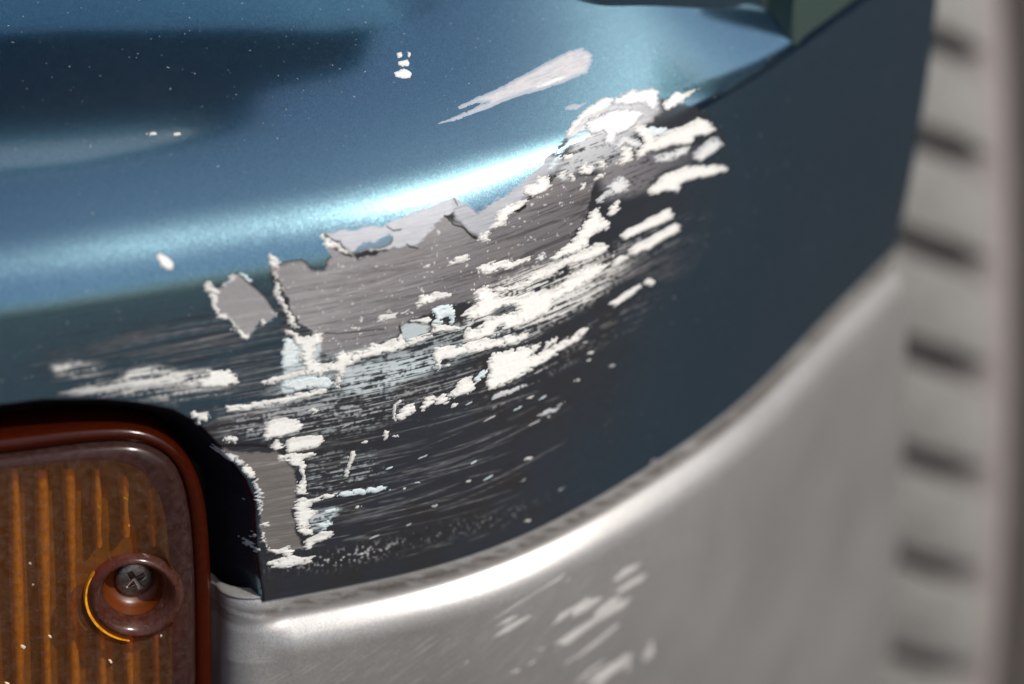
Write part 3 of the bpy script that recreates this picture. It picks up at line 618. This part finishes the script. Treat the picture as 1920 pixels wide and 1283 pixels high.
me = mesh_np('bumper_skirt', SP.reshape(-1, 3), grid_quads(*sxp.shape))
SS, SL = np.broadcast_to(scol[None], sxp.shape), np.broadcast_to(srow_r[:, None], sxp.shape)
SFLOW = np.stack([SS-.6*SL, SL+.55*SS, 0*SL], -1)
set_vec(me, 'flow', SFLOW.reshape(-1, 3))
edge_d = np.exp(-((SL-.0022)/.0012)**2)*sstep(.35, .6, fnoise(sxp/30, syp/8, 31))+.5*np.exp(-((SL-.0040)/.0007)**2)
set_flt(me, 'dirt', np.clip(edge_d, 0, 1).ravel())
scuff = sstep(470, 560, sxp)*(1-sstep(1000, 1300, sxp))*sstep(.0115, .0165, SL)
set_flt(me, 'scuff', scuff.ravel())
M_SKIRT = mat_skirt()
skirt = link('bumper_skirt', me, M_SKIRT, car)
skirt['label'] = 'grained grey lower bumper moulding with pale scuffs'
SPN = grid_normals(SP)
def scuff_mark(poly, mat, lift=.00012):
    p = np.asarray(poly, float); inb = (sxp > p[:, 0].min()-10) & (sxp < p[:, 0].max()+10) & (syp > p[:, 1].min()-10) & (syp < p[:, 1].max()+10)
    if not inb.any(): return
    ri = np.where(inb.any(1))[0]; ci = np.where(inb.any(0))[0]; sl = (slice(ri[0], ri[-1]+1), slice(ci[0], ci[-1]+1))
    x, y = sxp[sl], syp[sl]; w_ = fnoise(SFLOW[sl][..., 0]/.004, SFLOW[sl][..., 1]/.0008, 41)-.5
    sd = sd_poly(poly, x+14*w_, y-9*w_); t = np.clip(-sd/4, -.5, 1)
    hgt = np.where(t > 0, np.sqrt(np.clip(t, 0, 1))*lift, t*.00012)+.00005*w_
    q = grid_quads(*sd.shape); q = q[(sd < 2.5).ravel()[q].any(1)]
    if len(q) < 4: return
    u, inv = np.unique(q, return_inverse=True)
    tk = np.clip(-sd/9., 0, 1).ravel()[u]
    m = mesh_np('scuff_mark', (SP[sl]+SPN[sl]*hgt[..., None]).reshape(-1, 3)[u], inv.reshape(-1, 4)); set_vec(m, 'flow', SFLOW[sl].reshape(-1, 3)[u]); set_flt(m, 'thick', tk)
    link('scuff_mark', m, mat, skirt)
M_SCUFF = mat_flake('chalky scuff', (.62, .615, .59), (.47, .46, .44), (.30, .29, .28), .34)
k34 = (860, 1000, 4.533)
for pts in ([(270, 750), (500, 590), (720, 460), (890, 350), (860, 400), (640, 520), (400, 680)], [(300, 880), (420, 780), (610, 690), (580, 740), (420, 850)], [(790, 780), (850, 690), (1000, 610), (1120, 520), (1080, 590), (960, 680), (850, 760)],
            [(800, 950), (950, 840), (1150, 720), (1350, 590), (1470, 540), (1400, 640), (1180, 760), (1030, 870), (920, 960)], [(1310, 400), (1400, 300), (1550, 250), (1480, 330), (1340, 420)], [(1300, 510), (1480, 390), (1620, 330), (1560, 410), (1380, 510)],
            [(950, 1080), (1080, 980), (1340, 770), (1360, 790), (1150, 970), (1000, 1070)], [(1080, 1300), (1200, 1180), (1420, 1010), (1510, 1000), (1440, 1080), (1200, 1300)], [(980, 1270), (1100, 1160), (1250, 1070), (1220, 1110), (1060, 1230)], [(1550, 1010), (1620, 940), (1690, 960), (1650, 1030), (1570, 1050)],
            [(560, 1130), (660, 1070), (650, 1100)], [(860, 440), (960, 370), (930, 410)], [(300, 800), (400, 730), (520, 690), (420, 770)], [(950, 640), (1080, 560), (1240, 540), (1120, 640), (980, 720)], [(1130, 690), (1290, 560), (1400, 520), (1330, 620), (1180, 720)], [(640, 990), (740, 970), (700, 1000)], [(440, 1180), (540, 1140), (500, 1190)], [(40, 1110), (100, 1060), (60, 1120)], [(860, 1130), (980, 1040), (940, 1100)], [(1380, 1190), (1470, 1100), (1450, 1160)]):
    scuff_mark(T(*k34, pts), M_SCUFF)
E = SP[:, -1]
k = 5; FE = np.stack([E+np.array([*plan(np.array([S_END]))[1][0], 0])*.012*t for t in np.linspace(0, 1, k)], 0)
m = mesh_np('arch_flange', FE.reshape(-1, 3), grid_quads(k, len(E)))
for a_ in ('dirt', 'scuff'): set_flt(m, a_, np.zeros(len(m.vertices)))
set_vec(m, 'flow', np.zeros((len(m.vertices), 3))); link('arch_flange', m, M_SKIRT, skirt)

# ---------------------------------------------------------------- amber turn signal set in the recess
def rrect(pts, n=160):
    """smooth closed outline through pixel-traced corners, as points on the lamp plane"""
    P = np.array(pts+[pts[0]], float); d = np.r_[0, np.cumsum(np.linalg.norm(np.diff(P, axis=0), axis=1))]
    t = np.linspace(0, d[-1], n, endpoint=False); return np.stack([np.interp(t, d, P[:, j]) for j in (0, 1)], 1)
def smooth_loop(P, k):
    w = np.hanning(2*k+1); w /= w.sum(); Q = np.concatenate([P[-k:], P, P[:k]])
    return np.stack([np.convolve(Q[:, j], w, 'valid') for j in (0, 1)], 1)
LU = np.cross([0, 0, 1.0], LAMP_N); LU /= np.linalg.norm(LU); LV = np.cross(LAMP_N, LU)
if LU[0] < 0: LU = -LU
def lamp2(x, y):
    p = on_plane(x, y, LAMP_P, LAMP_N)-LAMP_P; return np.array([p@LU, p@LV])
def lamp3(uv, dep): return LAMP_P+uv[..., :1]*LU+uv[..., 1:2]*LV+LAMP_N*np.asarray(dep)[..., None]
OUTER = [(-380, 858), (-100, 834), (0, 826), (150, 808), (240, 804), (300, 816), (346, 850), (376, 900), (392, 970), (399, 1080), (402, 1300), (402, 1500), (372, 1640), (300, 1680), (-300, 1690), (-380, 1640)]
INNER = [(-350, 884), (-100, 866), (0, 858), (150, 837), (240, 830), (290, 840), (328, 868), (348, 915), (360, 985), (367, 1090), (369, 1300), (369, 1490), (345, 1600), (280, 1640), (-280, 1650), (-350, 1610)]
CAV = [(-330, 905), (-100, 884), (0, 876), (120, 862), (200, 858), (255, 868), (290, 905), (308, 955), (316, 1020), (320, 1090), (322, 1300), (322, 1480), (300, 1580), (240, 1615), (-260, 1620), (-330, 1590)]
def loop(pts, n=200, k=4): return smooth_loop(np.array([lamp2(*p) for p in rrect(pts, n)]), k)
lo, li, lc = loop(OUTER), loop(INNER), loop(CAV)
def rings(name, loops, mat, par, close=True, smooth=True):
    V_ = np.concatenate(loops); n = len(loops[0]); q = []
    for a in range(len(loops)-1):
        i = np.arange(n); j = (i+1) % n; q.append(np.stack([a*n+i, a*n+j, (a+1)*n+j, (a+1)*n+i], 1))
    q = np.concatenate(q); me_ = bpy.data.meshes.new(name)
    fs = [tuple(x) for x in q]
    if close: fs.append(tuple(range((len(loops)-1)*n, len(loops)*n)))
    me_.from_pydata([tuple(v) for v in V_], [], fs)
    for p_ in me_.polygons: p_.use_smooth = smooth and len(p_.vertices) == 4
    me_.update(); return link(name, me_, mat, par)
full = lambda v: np.full(len(lo), v)
def toward(a, b, t): return a*(1-t)+b*t
M_BLACK = mat_simple('black lamp housing', (.012, .012, .013), .6)
M_FLANGE = mat_lens('amber lens rim', (.55, .07, .008), (.046, .0050, .001), (.040, .007, .002), .56)
M_LENS = mat_lens('dusty amber lens', (1.0, .80, .34), (.060, .024, .008), (.105, .068, .050), .44)
M_BAND = mat_lens('amber lens border', (.70, .20, .05), (.030, .012, .010), (.055, .034, .031), .66)
M_RIB = mat_simple('amber lens rib', (.58, .27, .035), .35, spec=.4, noise=700.0, bump=.00002, c2=(.30, .13, .018))
M_REFL = mat_simple('dull lamp reflector', (.27, .125, .022), .5, noise=300.0, bump=.00003, c2=(.15, .065, .012))
turn = rings('turn_signal', [lamp3(toward(lo, lc, -.18), full(-.0135)), lamp3(toward(lo, lc, -.10), full(-.0145)), lamp3(toward(lo, lc, .3), full(-.0145))], M_BLACK, car)
turn['label'] = 'dusty amber turn signal with a cross-head screw'
rings('lens_rim', [lamp3(lo, full(-.0125)), lamp3(lo, full(-.0028)), lamp3(toward(lo, li, .12), full(-.0012)), lamp3(toward(lo, li, .45), full(-.0006)), lamp3(toward(lo, li, .85), full(-.0008)), lamp3(li, full(-.0016))], M_FLANGE, turn, close=False)
rings('lens_border', [lamp3(toward(li, lo, .02), full(-.0030)), lamp3(li, full(-.0012)), lamp3(toward(li, lc, .10), full(-.0002)), lamp3(toward(li, lc, .25), full(.0005)), lamp3(toward(li, lc, .55), full(.0008)), lamp3(lc, full(.0009))], M_BAND, turn, close=False)
# screw boss ellipse cut into the lens
def ell(cx, cy, rx, ry, n=72):
    t = np.linspace(0, 2*np.pi, n, endpoint=False); return np.array([lamp2(cx+rx*math.cos(a), cy+ry*math.sin(a)) for a in t])
BC = (252, 1112)
b0, b1, b2, b3 = ell(*BC, 92, 80), ell(*BC, 76, 66), ell(BC[0]-2, BC[1]-6, 56, 50), ell(BC[0]+2, BC[1]-8, 47, 42)
full72 = lambda v: np.full(72, v)
from mathutils.geometry import tessellate_polygon
def lens_panel():
    # lens skin: fan strips between the cavity outline and the boss outline
    n = 240; o = lc; ang = lambda P, c: np.arctan2(P[:, 1]-c[1], P[:, 0]-c[0])
    c = b0.mean(0); ao = ang(o, c); order = np.argsort(ao); ao = ao[order]; oo = o[order]
    t = np.linspace(-np.pi, np.pi, n, endpoint=False)
    O_ = np.stack([np.interp(t, np.r_[ao-2*np.pi, ao, ao+2*np.pi], np.tile(oo[:, j], 3)) for j in (0, 1)], 1)
    ab = ang(b0, c); ob = np.argsort(ab); B_ = np.stack([np.interp(t, np.r_[ab[ob]-2*np.pi, ab[ob], ab[ob]+2*np.pi], np.tile(b0[ob][:, j], 3)) for j in (0, 1)], 1)
    ks = np.linspace(0, 1, 24); L_s = [lamp3(O_*(1-k)+B_*k, np.full(n, .0009+.0009*math.sin(math.pi*min(1, k*1.0))*.8)) for k in ks]
    return rings('lens', L_s, M_LENS, turn, close=False)
lens = lens_panel()
rings('screw_boss', [lamp3(b0, full72(.0008)), lamp3(toward(b0, b1, .4), full72(.0022)), lamp3(toward(b0, b1, .8), full72(.0027)), lamp3(b1, full72(.0027)), lamp3(toward(b1, b2, .4), full72(.0020)), lamp3(toward(b1, b2, .8), full72(.0006)), lamp3(b2, full72(-.0004))], mat_lens('amber screw boss', (.80, .25, .05), (.050, .014, .008), (.085, .046, .038), .66), turn, close=False)
rings('screw_well', [lamp3(toward(b2, b3, -.02), full72(-.0006)), lamp3(toward(b2, b3, .5), full72(-.0026)), lamp3(b3, full72(-.0040)), lamp3(toward(b3, b3.mean(0), .9), full72(-.0042))], mat_simple('orange screw well', (.085, .019, .003), .35, spec=.4), turn)
rings('reflector', [lamp3(toward(lc, b3.mean(0), .0), full(-.0004)), lamp3(toward(lc, b3.mean(0), .03), full(-.0062)), lamp3(toward(lc, b3.mean(0), .3), full(-.0070))], M_REFL, turn)
# upright flutes behind the lens
def rib_mesh(x0, y0, x1, y1, w):
    a, b = lamp2(x0, y0), lamp2(x1, y1); n = 26; ts = np.linspace(0, 1, n); Vr = []; f = []
    d = (b-a)/np.linalg.norm(b-a); nrm = np.array([-d[1], d[0]])
    prof = [(-1, 0), (-.7, .75), (0, 1), (.7, .75), (1, 0)]
    for i, t in enumerate(ts):
        c = a+(b-a)*t
        wob_ = 1+.18*math.sin(t*9+x0)
        for p_, h_ in prof: Vr.append(lamp3((c+nrm*p_*w*.5*.000105*wob_)[None], np.array([-.0060+h_*.0030]))[0])
    for i in range(n-1):
        for j in range(4): f.append((i*5+j, i*5+j+1, (i+1)*5+j+1, (i+1)*5+j))
    me_ = bpy.data.meshes.new('rib'); me_.from_pydata([tuple(v) for v in Vr], [], f)
    for p_ in me_.polygons: p_.use_smooth = True
    return me_
for i in range(-5, 6):                                        # the flutes near the screw stop at its boss
    x = 30+52*i; dx = lambda y: x+.026*(y-893)
    for y0, y1 in {3: [(893, 1042), (1186, 1600)], 4: [(905, 1022), (1206, 1590)], 5: [(930, 1040), (1200, 1560)]}.get(i, [(893, 1600)]):
        link('rib', rib_mesh(dx(y0), y0, dx(y1), y1, 22 if i < 3 else 17), M_RIB, turn)
# bright crescent along the boss: focused sunlight painted as amber colour
def boss_glint():
    t = np.linspace(math.radians(97), math.radians(215), 40); Vb, f = [], []
    for a_ in t:
        w_ = .5+3.6*math.sin(math.pi*min(1, max(0, (a_-t[0])/(t[-1]-t[0]))))**.7
        for q_, h_ in ((-1, .0006), (-.5, .0016), (.5, .0016), (1, .0006)):
            Vb.append(lamp3(lamp2(BC[0]+(93+q_*w_)*math.cos(a_), BC[1]+(82+q_*w_)*math.sin(a_))[None], np.array([h_+.0004]))[0])
    for i in range(39):
        for j in range(3): f.append((i*4+j, i*4+j+1, (i+1)*4+j+1, (i+1)*4+j))
    me_ = bpy.data.meshes.new('boss_glint'); me_.from_pydata([tuple(v) for v in Vb], [], f); return link('boss_glint', me_, mat_simple('bright amber glint', (.80, .36, .02), .3, noise=900.0, c2=(.40, .14, .01), bump=.00003), turn)
boss_glint()
# screw with a cross recess
def screw():
    import bmesh
    c3 = lamp3(b3.mean(0)[None], np.array([-.0040]))[0]; R = .0039; bm = bmesh.new()
    bmesh.ops.create_uvsphere(bm, u_segments=48, v_segments=40, radius=R)
    me_ = bpy.data.meshes.new('screw')
    for v in bm.verts: v.co.z = max(v.co.z, 0)*.42
    bm.to_mesh(me_); bm.free()
    n = len(me_.vertices)
    return me_, c3, R
def screw_np():
    n = 81; R = .0038; g = np.linspace(-1, 1, n)*R*1.02; X, Y = np.meshgrid(g, g); r = np.hypot(X, Y)
    z = np.where(r < R, .0013*np.sqrt(np.clip(1-(r/R)**2, 0, 1))**.8, 0)
    ca, sa = math.cos(.42), math.sin(.42); U, V_ = X*ca+Y*sa, -X*sa+Y*ca
    w = .00052; arm = .0021
    cross = np.minimum(np.maximum(np.abs(U)-w, np.abs(V_)-arm), np.maximum(np.abs(V_)-w, np.abs(U)-arm))
    taper = np.clip(1-r/.0024, .15, 1)
    z = z-.0014*sstep(.00012, -.00022, cross)*taper if False else z-.0014*(1-sstep(-.00022, .00012, cross))*taper
    q = grid_quads(n, n); q = q[(r < R).ravel()[q].all(1)]
    P = lamp3(np.stack([X, Y], -1).reshape(-1, 2)+b3.mean(0)+np.array([.0003, .0002]), (-.0040+z).ravel())
    u, inv = np.unique(q, return_inverse=True)
    return mesh_np('screw', P[u], inv.reshape(-1, 4))
M_STEEL = mat_simple('tarnished steel', (.33, .30, .28), .38, metal=1.0, noise=1800.0, bump=.00003, c2=(.16, .13, .11))
o = link('screw', screw_np(), M_STEEL, turn)
if True:
    me_ = o.data
    # face the viewer side
    if me_.polygons[len(me_.polygons)//2].normal.dot(Vector(LAMP_N)) < 0: me_.flip_normals()
# grit stuck on the lens
def crumb(x, y, r, mat, par, name='grit'):
    import bmesh
    bm = bmesh.new(); bmesh.ops.create_icosphere(bm, subdivisions=1, radius=r)
    for v in bm.verts: v.co *= rng.uniform(.6, 1.2)
    me_ = bpy.data.meshes.new(name); bm.to_mesh(me_); bm.free()
    o_ = link(name, me_, mat, par); o_.location = lamp3(lamp2(x, y)[None], np.array([.0014]))[0]; o_.scale = (1, .6, 1.9); o_.rotation_euler = (0, rng.uniform(-.9, .9), 0); return o_
M_GRIT = mat_simple('pale grit', (.62, .46, .33), .5)
for x, y, r in ((42, 1206, .00042), (92, 1187, .0003), (205, 1234, .00038), (12, 1275, .0004), (55, 1050, .00022), (183, 945, .00032), (234, 930, .0003), (240, 980, .00025), (300, 1186, .00022), (60, 1090, .0002)):
    crumb(x, y, r, M_GRIT, turn)

# ---------------------------------------------------------------- wheel behind the arch
def tyre():
    import bmesh
    WC = np.array([0.0675, 0.505, -0.27]); R = 0.312; half = .084
    wheel = bpy.data.objects.new('wheel', bpy.data.meshes.new('wheel')); COL.objects.link(wheel); wheel.parent = car
    wheel.location = WC; wheel.rotation_euler = (0, 0, math.radians(0)); wheel['label'] = 'dusty grey tyre with chunky tread behind the bumper'
    prof = [(.060, .19), (.075, .205), (.084, .235), (.0865, .262), (.085, .283), (.0810, .2985), (.0765, .3055), (.0715, .3050), (.066, .3028), (.050, .3020), (0, .3025)]
    prof = prof+[(-x, r) for x, r in prof[-2::-1]]
    P = spline(prof, 90); n = 220; a = np.linspace(0, 2*np.pi, n, endpoint=False)
    V_ = np.stack([np.broadcast_to(P[:, 0][:, None], (90, n)), P[:, 1][:, None]*np.cos(a), P[:, 1][:, None]*np.sin(a)], -1).reshape(-1, 3)
    i = np.arange(90*n).reshape(90, n); q = np.stack([i[:-1], np.roll(i, -1, 1)[:-1], np.roll(i, -1, 1)[1:], i[1:]], -1).reshape(-1, 4)
    M_RUB = mat_simple('dusty tyre rubber', (.21, .186, .180), .85, spec=.2, noise=120.0, bump=.0004, c2=(.165, .147, .142))
    M_TREAD = mat_simple('dusty tread rubber', (.205, .20, .188), .85, spec=.2, noise=160.0, bump=.0004, c2=(.15, .147, .138))
    wm = wheel.data
    wm.vertices.add(0)
    # steel disc of the wheel is the part's own mesh
    bm = bmesh.new(); bmesh.ops.create_cone(bm, cap_ends=True, segments=64, radius1=.195, radius2=.17, depth=.03)
    bmesh.ops.create_cone(bm, cap_ends=True, segments=32, radius1=.05, radius2=.045, depth=.06)
    bmesh.ops.rotate(bm, verts=bm.verts, matrix=__import__('mathutils').Matrix.Rotation(math.pi/2, 3, 'Y')); bmesh.ops.translate(bm, verts=bm.verts, vec=(.045, 0, 0))
    bm.to_mesh(wm); bm.free(); wm.materials.append(mat_simple('wheel disc', (.25, .25, .25), .4, metal=.8))
    link('tyre', mesh_np('tyre', V_, q), M_RUB, wheel)
    # shoulder blocks: slanted lugs standing over the carcass
    pitch = 2*math.pi/62; bw = pitch*.78
    bm = bmesh.new(); nx, na = 7, 4; vs = {}
    for ix in range(nx):
        for ia in range(na):
            fx = ix/(nx-1); x = .034+fx*.0410; fa = ia/(na-1)-.5
            ang = fa*bw*(1-.12*fx)+(-.050)*(fx-.5)
            r = np.interp(x, [.034, .06, .068, .072, .0755], [.3165, .3160, .3145, .3115, .3060]); r -= .0012*(abs(fa) > .45)
            vs[ix, ia, 1] = bm.verts.new((x, -r*math.cos(ang), r*math.sin(ang)))
            vs[ix, ia, 0] = bm.verts.new((x, -(min(r, .3085)-.014)*math.cos(ang), (min(r, .3085)-.014)*math.sin(ang)))
    for ix in range(nx-1):
        for ia in range(na-1): bm.faces.new((vs[ix, ia, 1], vs[ix+1, ia, 1], vs[ix+1, ia+1, 1], vs[ix, ia+1, 1]))
        for ia in (0, na-1): bm.faces.new((vs[ix, ia, 0], vs[ix+1, ia, 0], vs[ix+1, ia, 1], vs[ix, ia, 1]))
    for ix in (0, nx-1):
        for ia in range(na-1): bm.faces.new((vs[ix, ia, 0], vs[ix, ia+1, 0], vs[ix, ia+1, 1], vs[ix, ia, 1]))
    bmesh.ops.recalc_face_normals(bm, faces=bm.faces)
    bme = bpy.data.meshes.new('tread_block'); bm.to_mesh(bme); bm.free(); bme.materials.append(M_TREAD)
    for k_ in range(-13, 0):
        o_ = bpy.data.objects.new('tread_block', bme); COL.objects.link(o_); o_.parent = wheel; o_.rotation_euler = (pitch*k_+.012, 0, 0)
    return wheel
tyre()

# ---------------------------------------------------------------- front wing and headlamp rising behind the bumper ledge
M_BODY = Mat('teal body paint'); M_BODY = M_BODY.done(paint_shader(M_BODY))

def bounce(x, y):
    """where the ledge at this spot mirrors to, on the upright plane the headlamp stands in"""
    i, j = np.unravel_index(np.argmin((PX-x)**2+(PY-y)**2), PX.shape)
    P, n = BASE[i, j], NRM[i, j]; v = CAM-P; v /= np.linalg.norm(v); r = 2*(n@v)*n-v
    t = (LAMP_Y-P[1])/r[1] if abs(r[1]) > 1e-6 else 9.; return (P+r*t)[[0, 2]]
LAMP_Y = .092
def slab(name, outline, y0, y1, mat, par, bevel=.003):
    """a solid panel with a rounded front edge, outline in x,z"""
    o_ = np.array(outline); c = o_.mean(0); L_s = []
    for sc_, y in ((1.0, y1), (1.0, y0+bevel), (.985, y0+bevel*.3), (.96, y0), (.5, y0-.001)):
        q = c+(o_-c)*sc_; L_s.append(np.c_[q[:, 0], np.full(len(q), y), q[:, 1]])
    return rings(name, L_s, mat, par)
HL_PX = [(-90, 90), (0, 85), (150, 78), (300, 75), (450, 74), (560, 78), (600, 92), (640, 116), (690, 134), (640, 150), (560, 166), (450, 183), (330, 199), (200, 214), (80, 229), (0, 240), (-90, 250)]
HL = np.array([bounce(*p) for p in HL_PX]+[(-.20, .331), (-.34, .336), (-.36, .27), (-.34, .205), (-.20, .196)])
SL_PX = [(-90, 275), (0, 268), (140, 258), (270, 250), (345, 252), (340, 264), (270, 283), (140, 306), (0, 318), (-90, 325)]
SL = np.array([bounce(*p) for p in SL_PX])
SL = np.array([(-.34, .372), (-.20, .366)]+[tuple(p) for p in SL]+[(-.20, .498), (-.34, .50)])
M_MIRRORED_BLACK = mat_simple('matt black mirrored panel', (.008, .009, .012), .95, spec=.02)  # matt black so the unseen panels mirror dark in the paint
M_SLIVER = mat_simple('pale mirrored sliver', (.78, .78, .80), .5)
def fine(o_, n=300, k=4):
    return smooth_loop(rrect([tuple(p) for p in o_], n), k)
head = slab('headlamp', fine(HL), LAMP_Y, LAMP_Y+.016, M_MIRRORED_BLACK, car)  # unseen; outline shaped to mirror as a dark streak in the ledge
sliver = slab('mirrored_sliver', fine(SL), LAMP_Y, LAMP_Y+.04, M_SLIVER, car)  # unseen strip added so the ledge mirrors a pale sliver
BZ_PX = [(-90, 272), (0, 263), (140, 253), (330, 246), (440, 248), (462, 252), (400, 272), (330, 292), (270, 304), (140, 324), (0, 338), (-90, 344)]
bezel = slab('mirrored_sliver_edge', fine([(-.36, .355), (-.20, .35)]+[tuple(bounce(*p)) for p in BZ_PX]+[(-.20, .53), (-.36, .535)]), LAMP_Y+.004, LAMP_Y+.05, M_MIRRORED_BLACK, car)  # unseen black slab added to give the mirrored sliver a dark edge
# front wing: starts at the shut line behind the ledge and climbs to the headlamp
FOOT = [(-70, -22), (200, -20), (500, -18), (800, -14), (980, -8), (1060, 0), (1110, 15), (1180, 20), (1280, 22), (1380, 19), (1422, 17), (1436, 22), (1455, 46), (1480, 80), (1494, 98), (1506, 104), (1530, 94), (1580, 66), (1640, 30), (1700, -8), (1760, -46)]
FP = []
i0, _j0 = np.unravel_index(np.argmin((PX+70)**2+(PY+22)**2), PX.shape)
for X_ in (-.50, -.40, -.30, -.22, -.16):
    FP.append(BASE[i0, int(np.argmin(np.abs(BASE[i0, :, 0]-X_)))])
for x, y in FOOT:
    i, j = np.unravel_index(np.argmin((PX-x)**2+(PY-y)**2), PX.shape); FP.append(BASE[i, j])
FP = smooth1(spline(FP, 900), 2)
TOP = []
for x, y in [(-70, 86), (0, 82), (150, 76), (300, 73), (450, 71), (560, 74), (640, 74), (720, 66)]:
    i, j = np.unravel_index(np.argmin((PX-x)**2+(PY-y)**2), PX.shape)
    P, n = BASE[i, j], NRM[i, j]; v = CAM-P; v /= np.linalg.norm(v); r = 2*(n@v)*n-v
    ts = np.linspace(0, .4, 4000); Q = P+r*ts[:, None]; k = np.argmax(Q[:, 1] > np.interp(Q[:, 0], FP[:, 0], FP[:, 1])+.004); TOP.append((Q[k, 0], Q[k, 2]))
TOP = np.array(sorted(TOP))
zt = np.interp(FP[:, 0], np.r_[TOP[:, 0], .03, .06], np.r_[TOP[:, 1], .115, .098])
zt = smooth1(zt[:, None], 14)[:, 0]; hh = np.maximum(zt-FP[:, 2], .01+.020*sstep(.035, .048, FP[:, 0]))
fpx, fpy = project(FP)
c1_ = int(np.argmin(np.hypot(fpx-1430, fpy-19))); c2_ = int(np.argmin(np.hypot(fpx-1502, fpy-102)))
M_WING_SHADE = mat_simple('wing paint with painted shade', (.032, .052, .046), .45, spec=.3)  # body paint darkened here: shade and dark reflection put into the colour
def wing_sheet(i0, i1, name, tall, mat=M_BODY):
    f_ = FP[i0:i1+1]; h_ = hh[i0:i1+1]; tg = np.gradient(f_, axis=0); tg /= np.linalg.norm(tg, axis=1, keepdims=True); back = np.stack([-tg[:, 1], tg[:, 0], 0*tg[:, 0]], 1)
    L_s = []
    for f, b in ((-.10, .001), (-.02, 0), (.06, 0.0), (.4, .0012), (.8, .003), (.95, .0045), (1.0, .007), (1.0, .016), (.97, .03 if tall else .06)):
        L_s.append(f_+back*b+np.array([0, 0, 1.])*(h_[:, None]*f)+back*.0008)
    return link(name, mesh_np(name, np.concatenate(L_s), grid_quads(len(L_s), len(f_))), mat, car)
wing_sheet(0, c1_, 'front_wing', False)
wing_sheet(c1_, c2_, 'wing_return', True, M_WING_SHADE)
wing_sheet(c2_, len(FP)-1, 'side_wing', True, M_WING_SHADE)

# ---------------------------------------------------------------- ground and the hedge the paint mirrors
M_GROUND = mat_simple('brown tarmac', (.050, .042, .037), .9, spec=.3, noise=40.0, bump=.004, c2=(.032, .027, .024))
me = bpy.data.meshes.new('ground'); g = 60.0; gz = -.583
me.from_pydata([(-g, -g, gz), (g, -g, gz), (g, g, gz), (-g, g, gz)], [], [(0, 1, 2, 3)])
gr = link('ground', me, M_GROUND); gr['kind'] = 'structure'
nrs = np.random.default_rng(3); N = 60000
def hedge_points(n):
    az = nrs.uniform(math.radians(40), math.radians(200), n); d = nrs.uniform(6.2, 8.0, n)
    top = 1.5+.5*fnoise(az*6, az*0, 61)+.5*fnoise(az*25, az*0, 62)
    top = top+6.5*sstep(math.radians(82), math.radians(87), az)*(1-sstep(math.radians(97), math.radians(101), az))
    z = gz+top*nrs.uniform(0, 1, n)**.8
    return np.stack([np.sin(az)*d, -np.cos(az)*d, z], 1)
C = hedge_points(N); u = nrs.normal(size=(N, 3)); u /= np.linalg.norm(u, axis=1, keepdims=True); w = np.cross(u, nrs.normal(size=(N, 3))); w /= np.linalg.norm(w, axis=1, keepdims=True)
sz = nrs.uniform(.07, .16, (N, 1)); Vh = np.stack([C-u*sz, C+w*sz*.5, C+u*sz, C-w*sz*.5], 1).reshape(-1, 3)
M_LEAF = mat_simple('hedge leaves', (.055, .085, .035), .6, noise=3.0, bump=0.0, c2=(.03, .055, .022))
hd = link('hedge', mesh_np('hedge', Vh, np.arange(N*4).reshape(-1, 4)), M_LEAF); hd['kind'] = 'stuff'
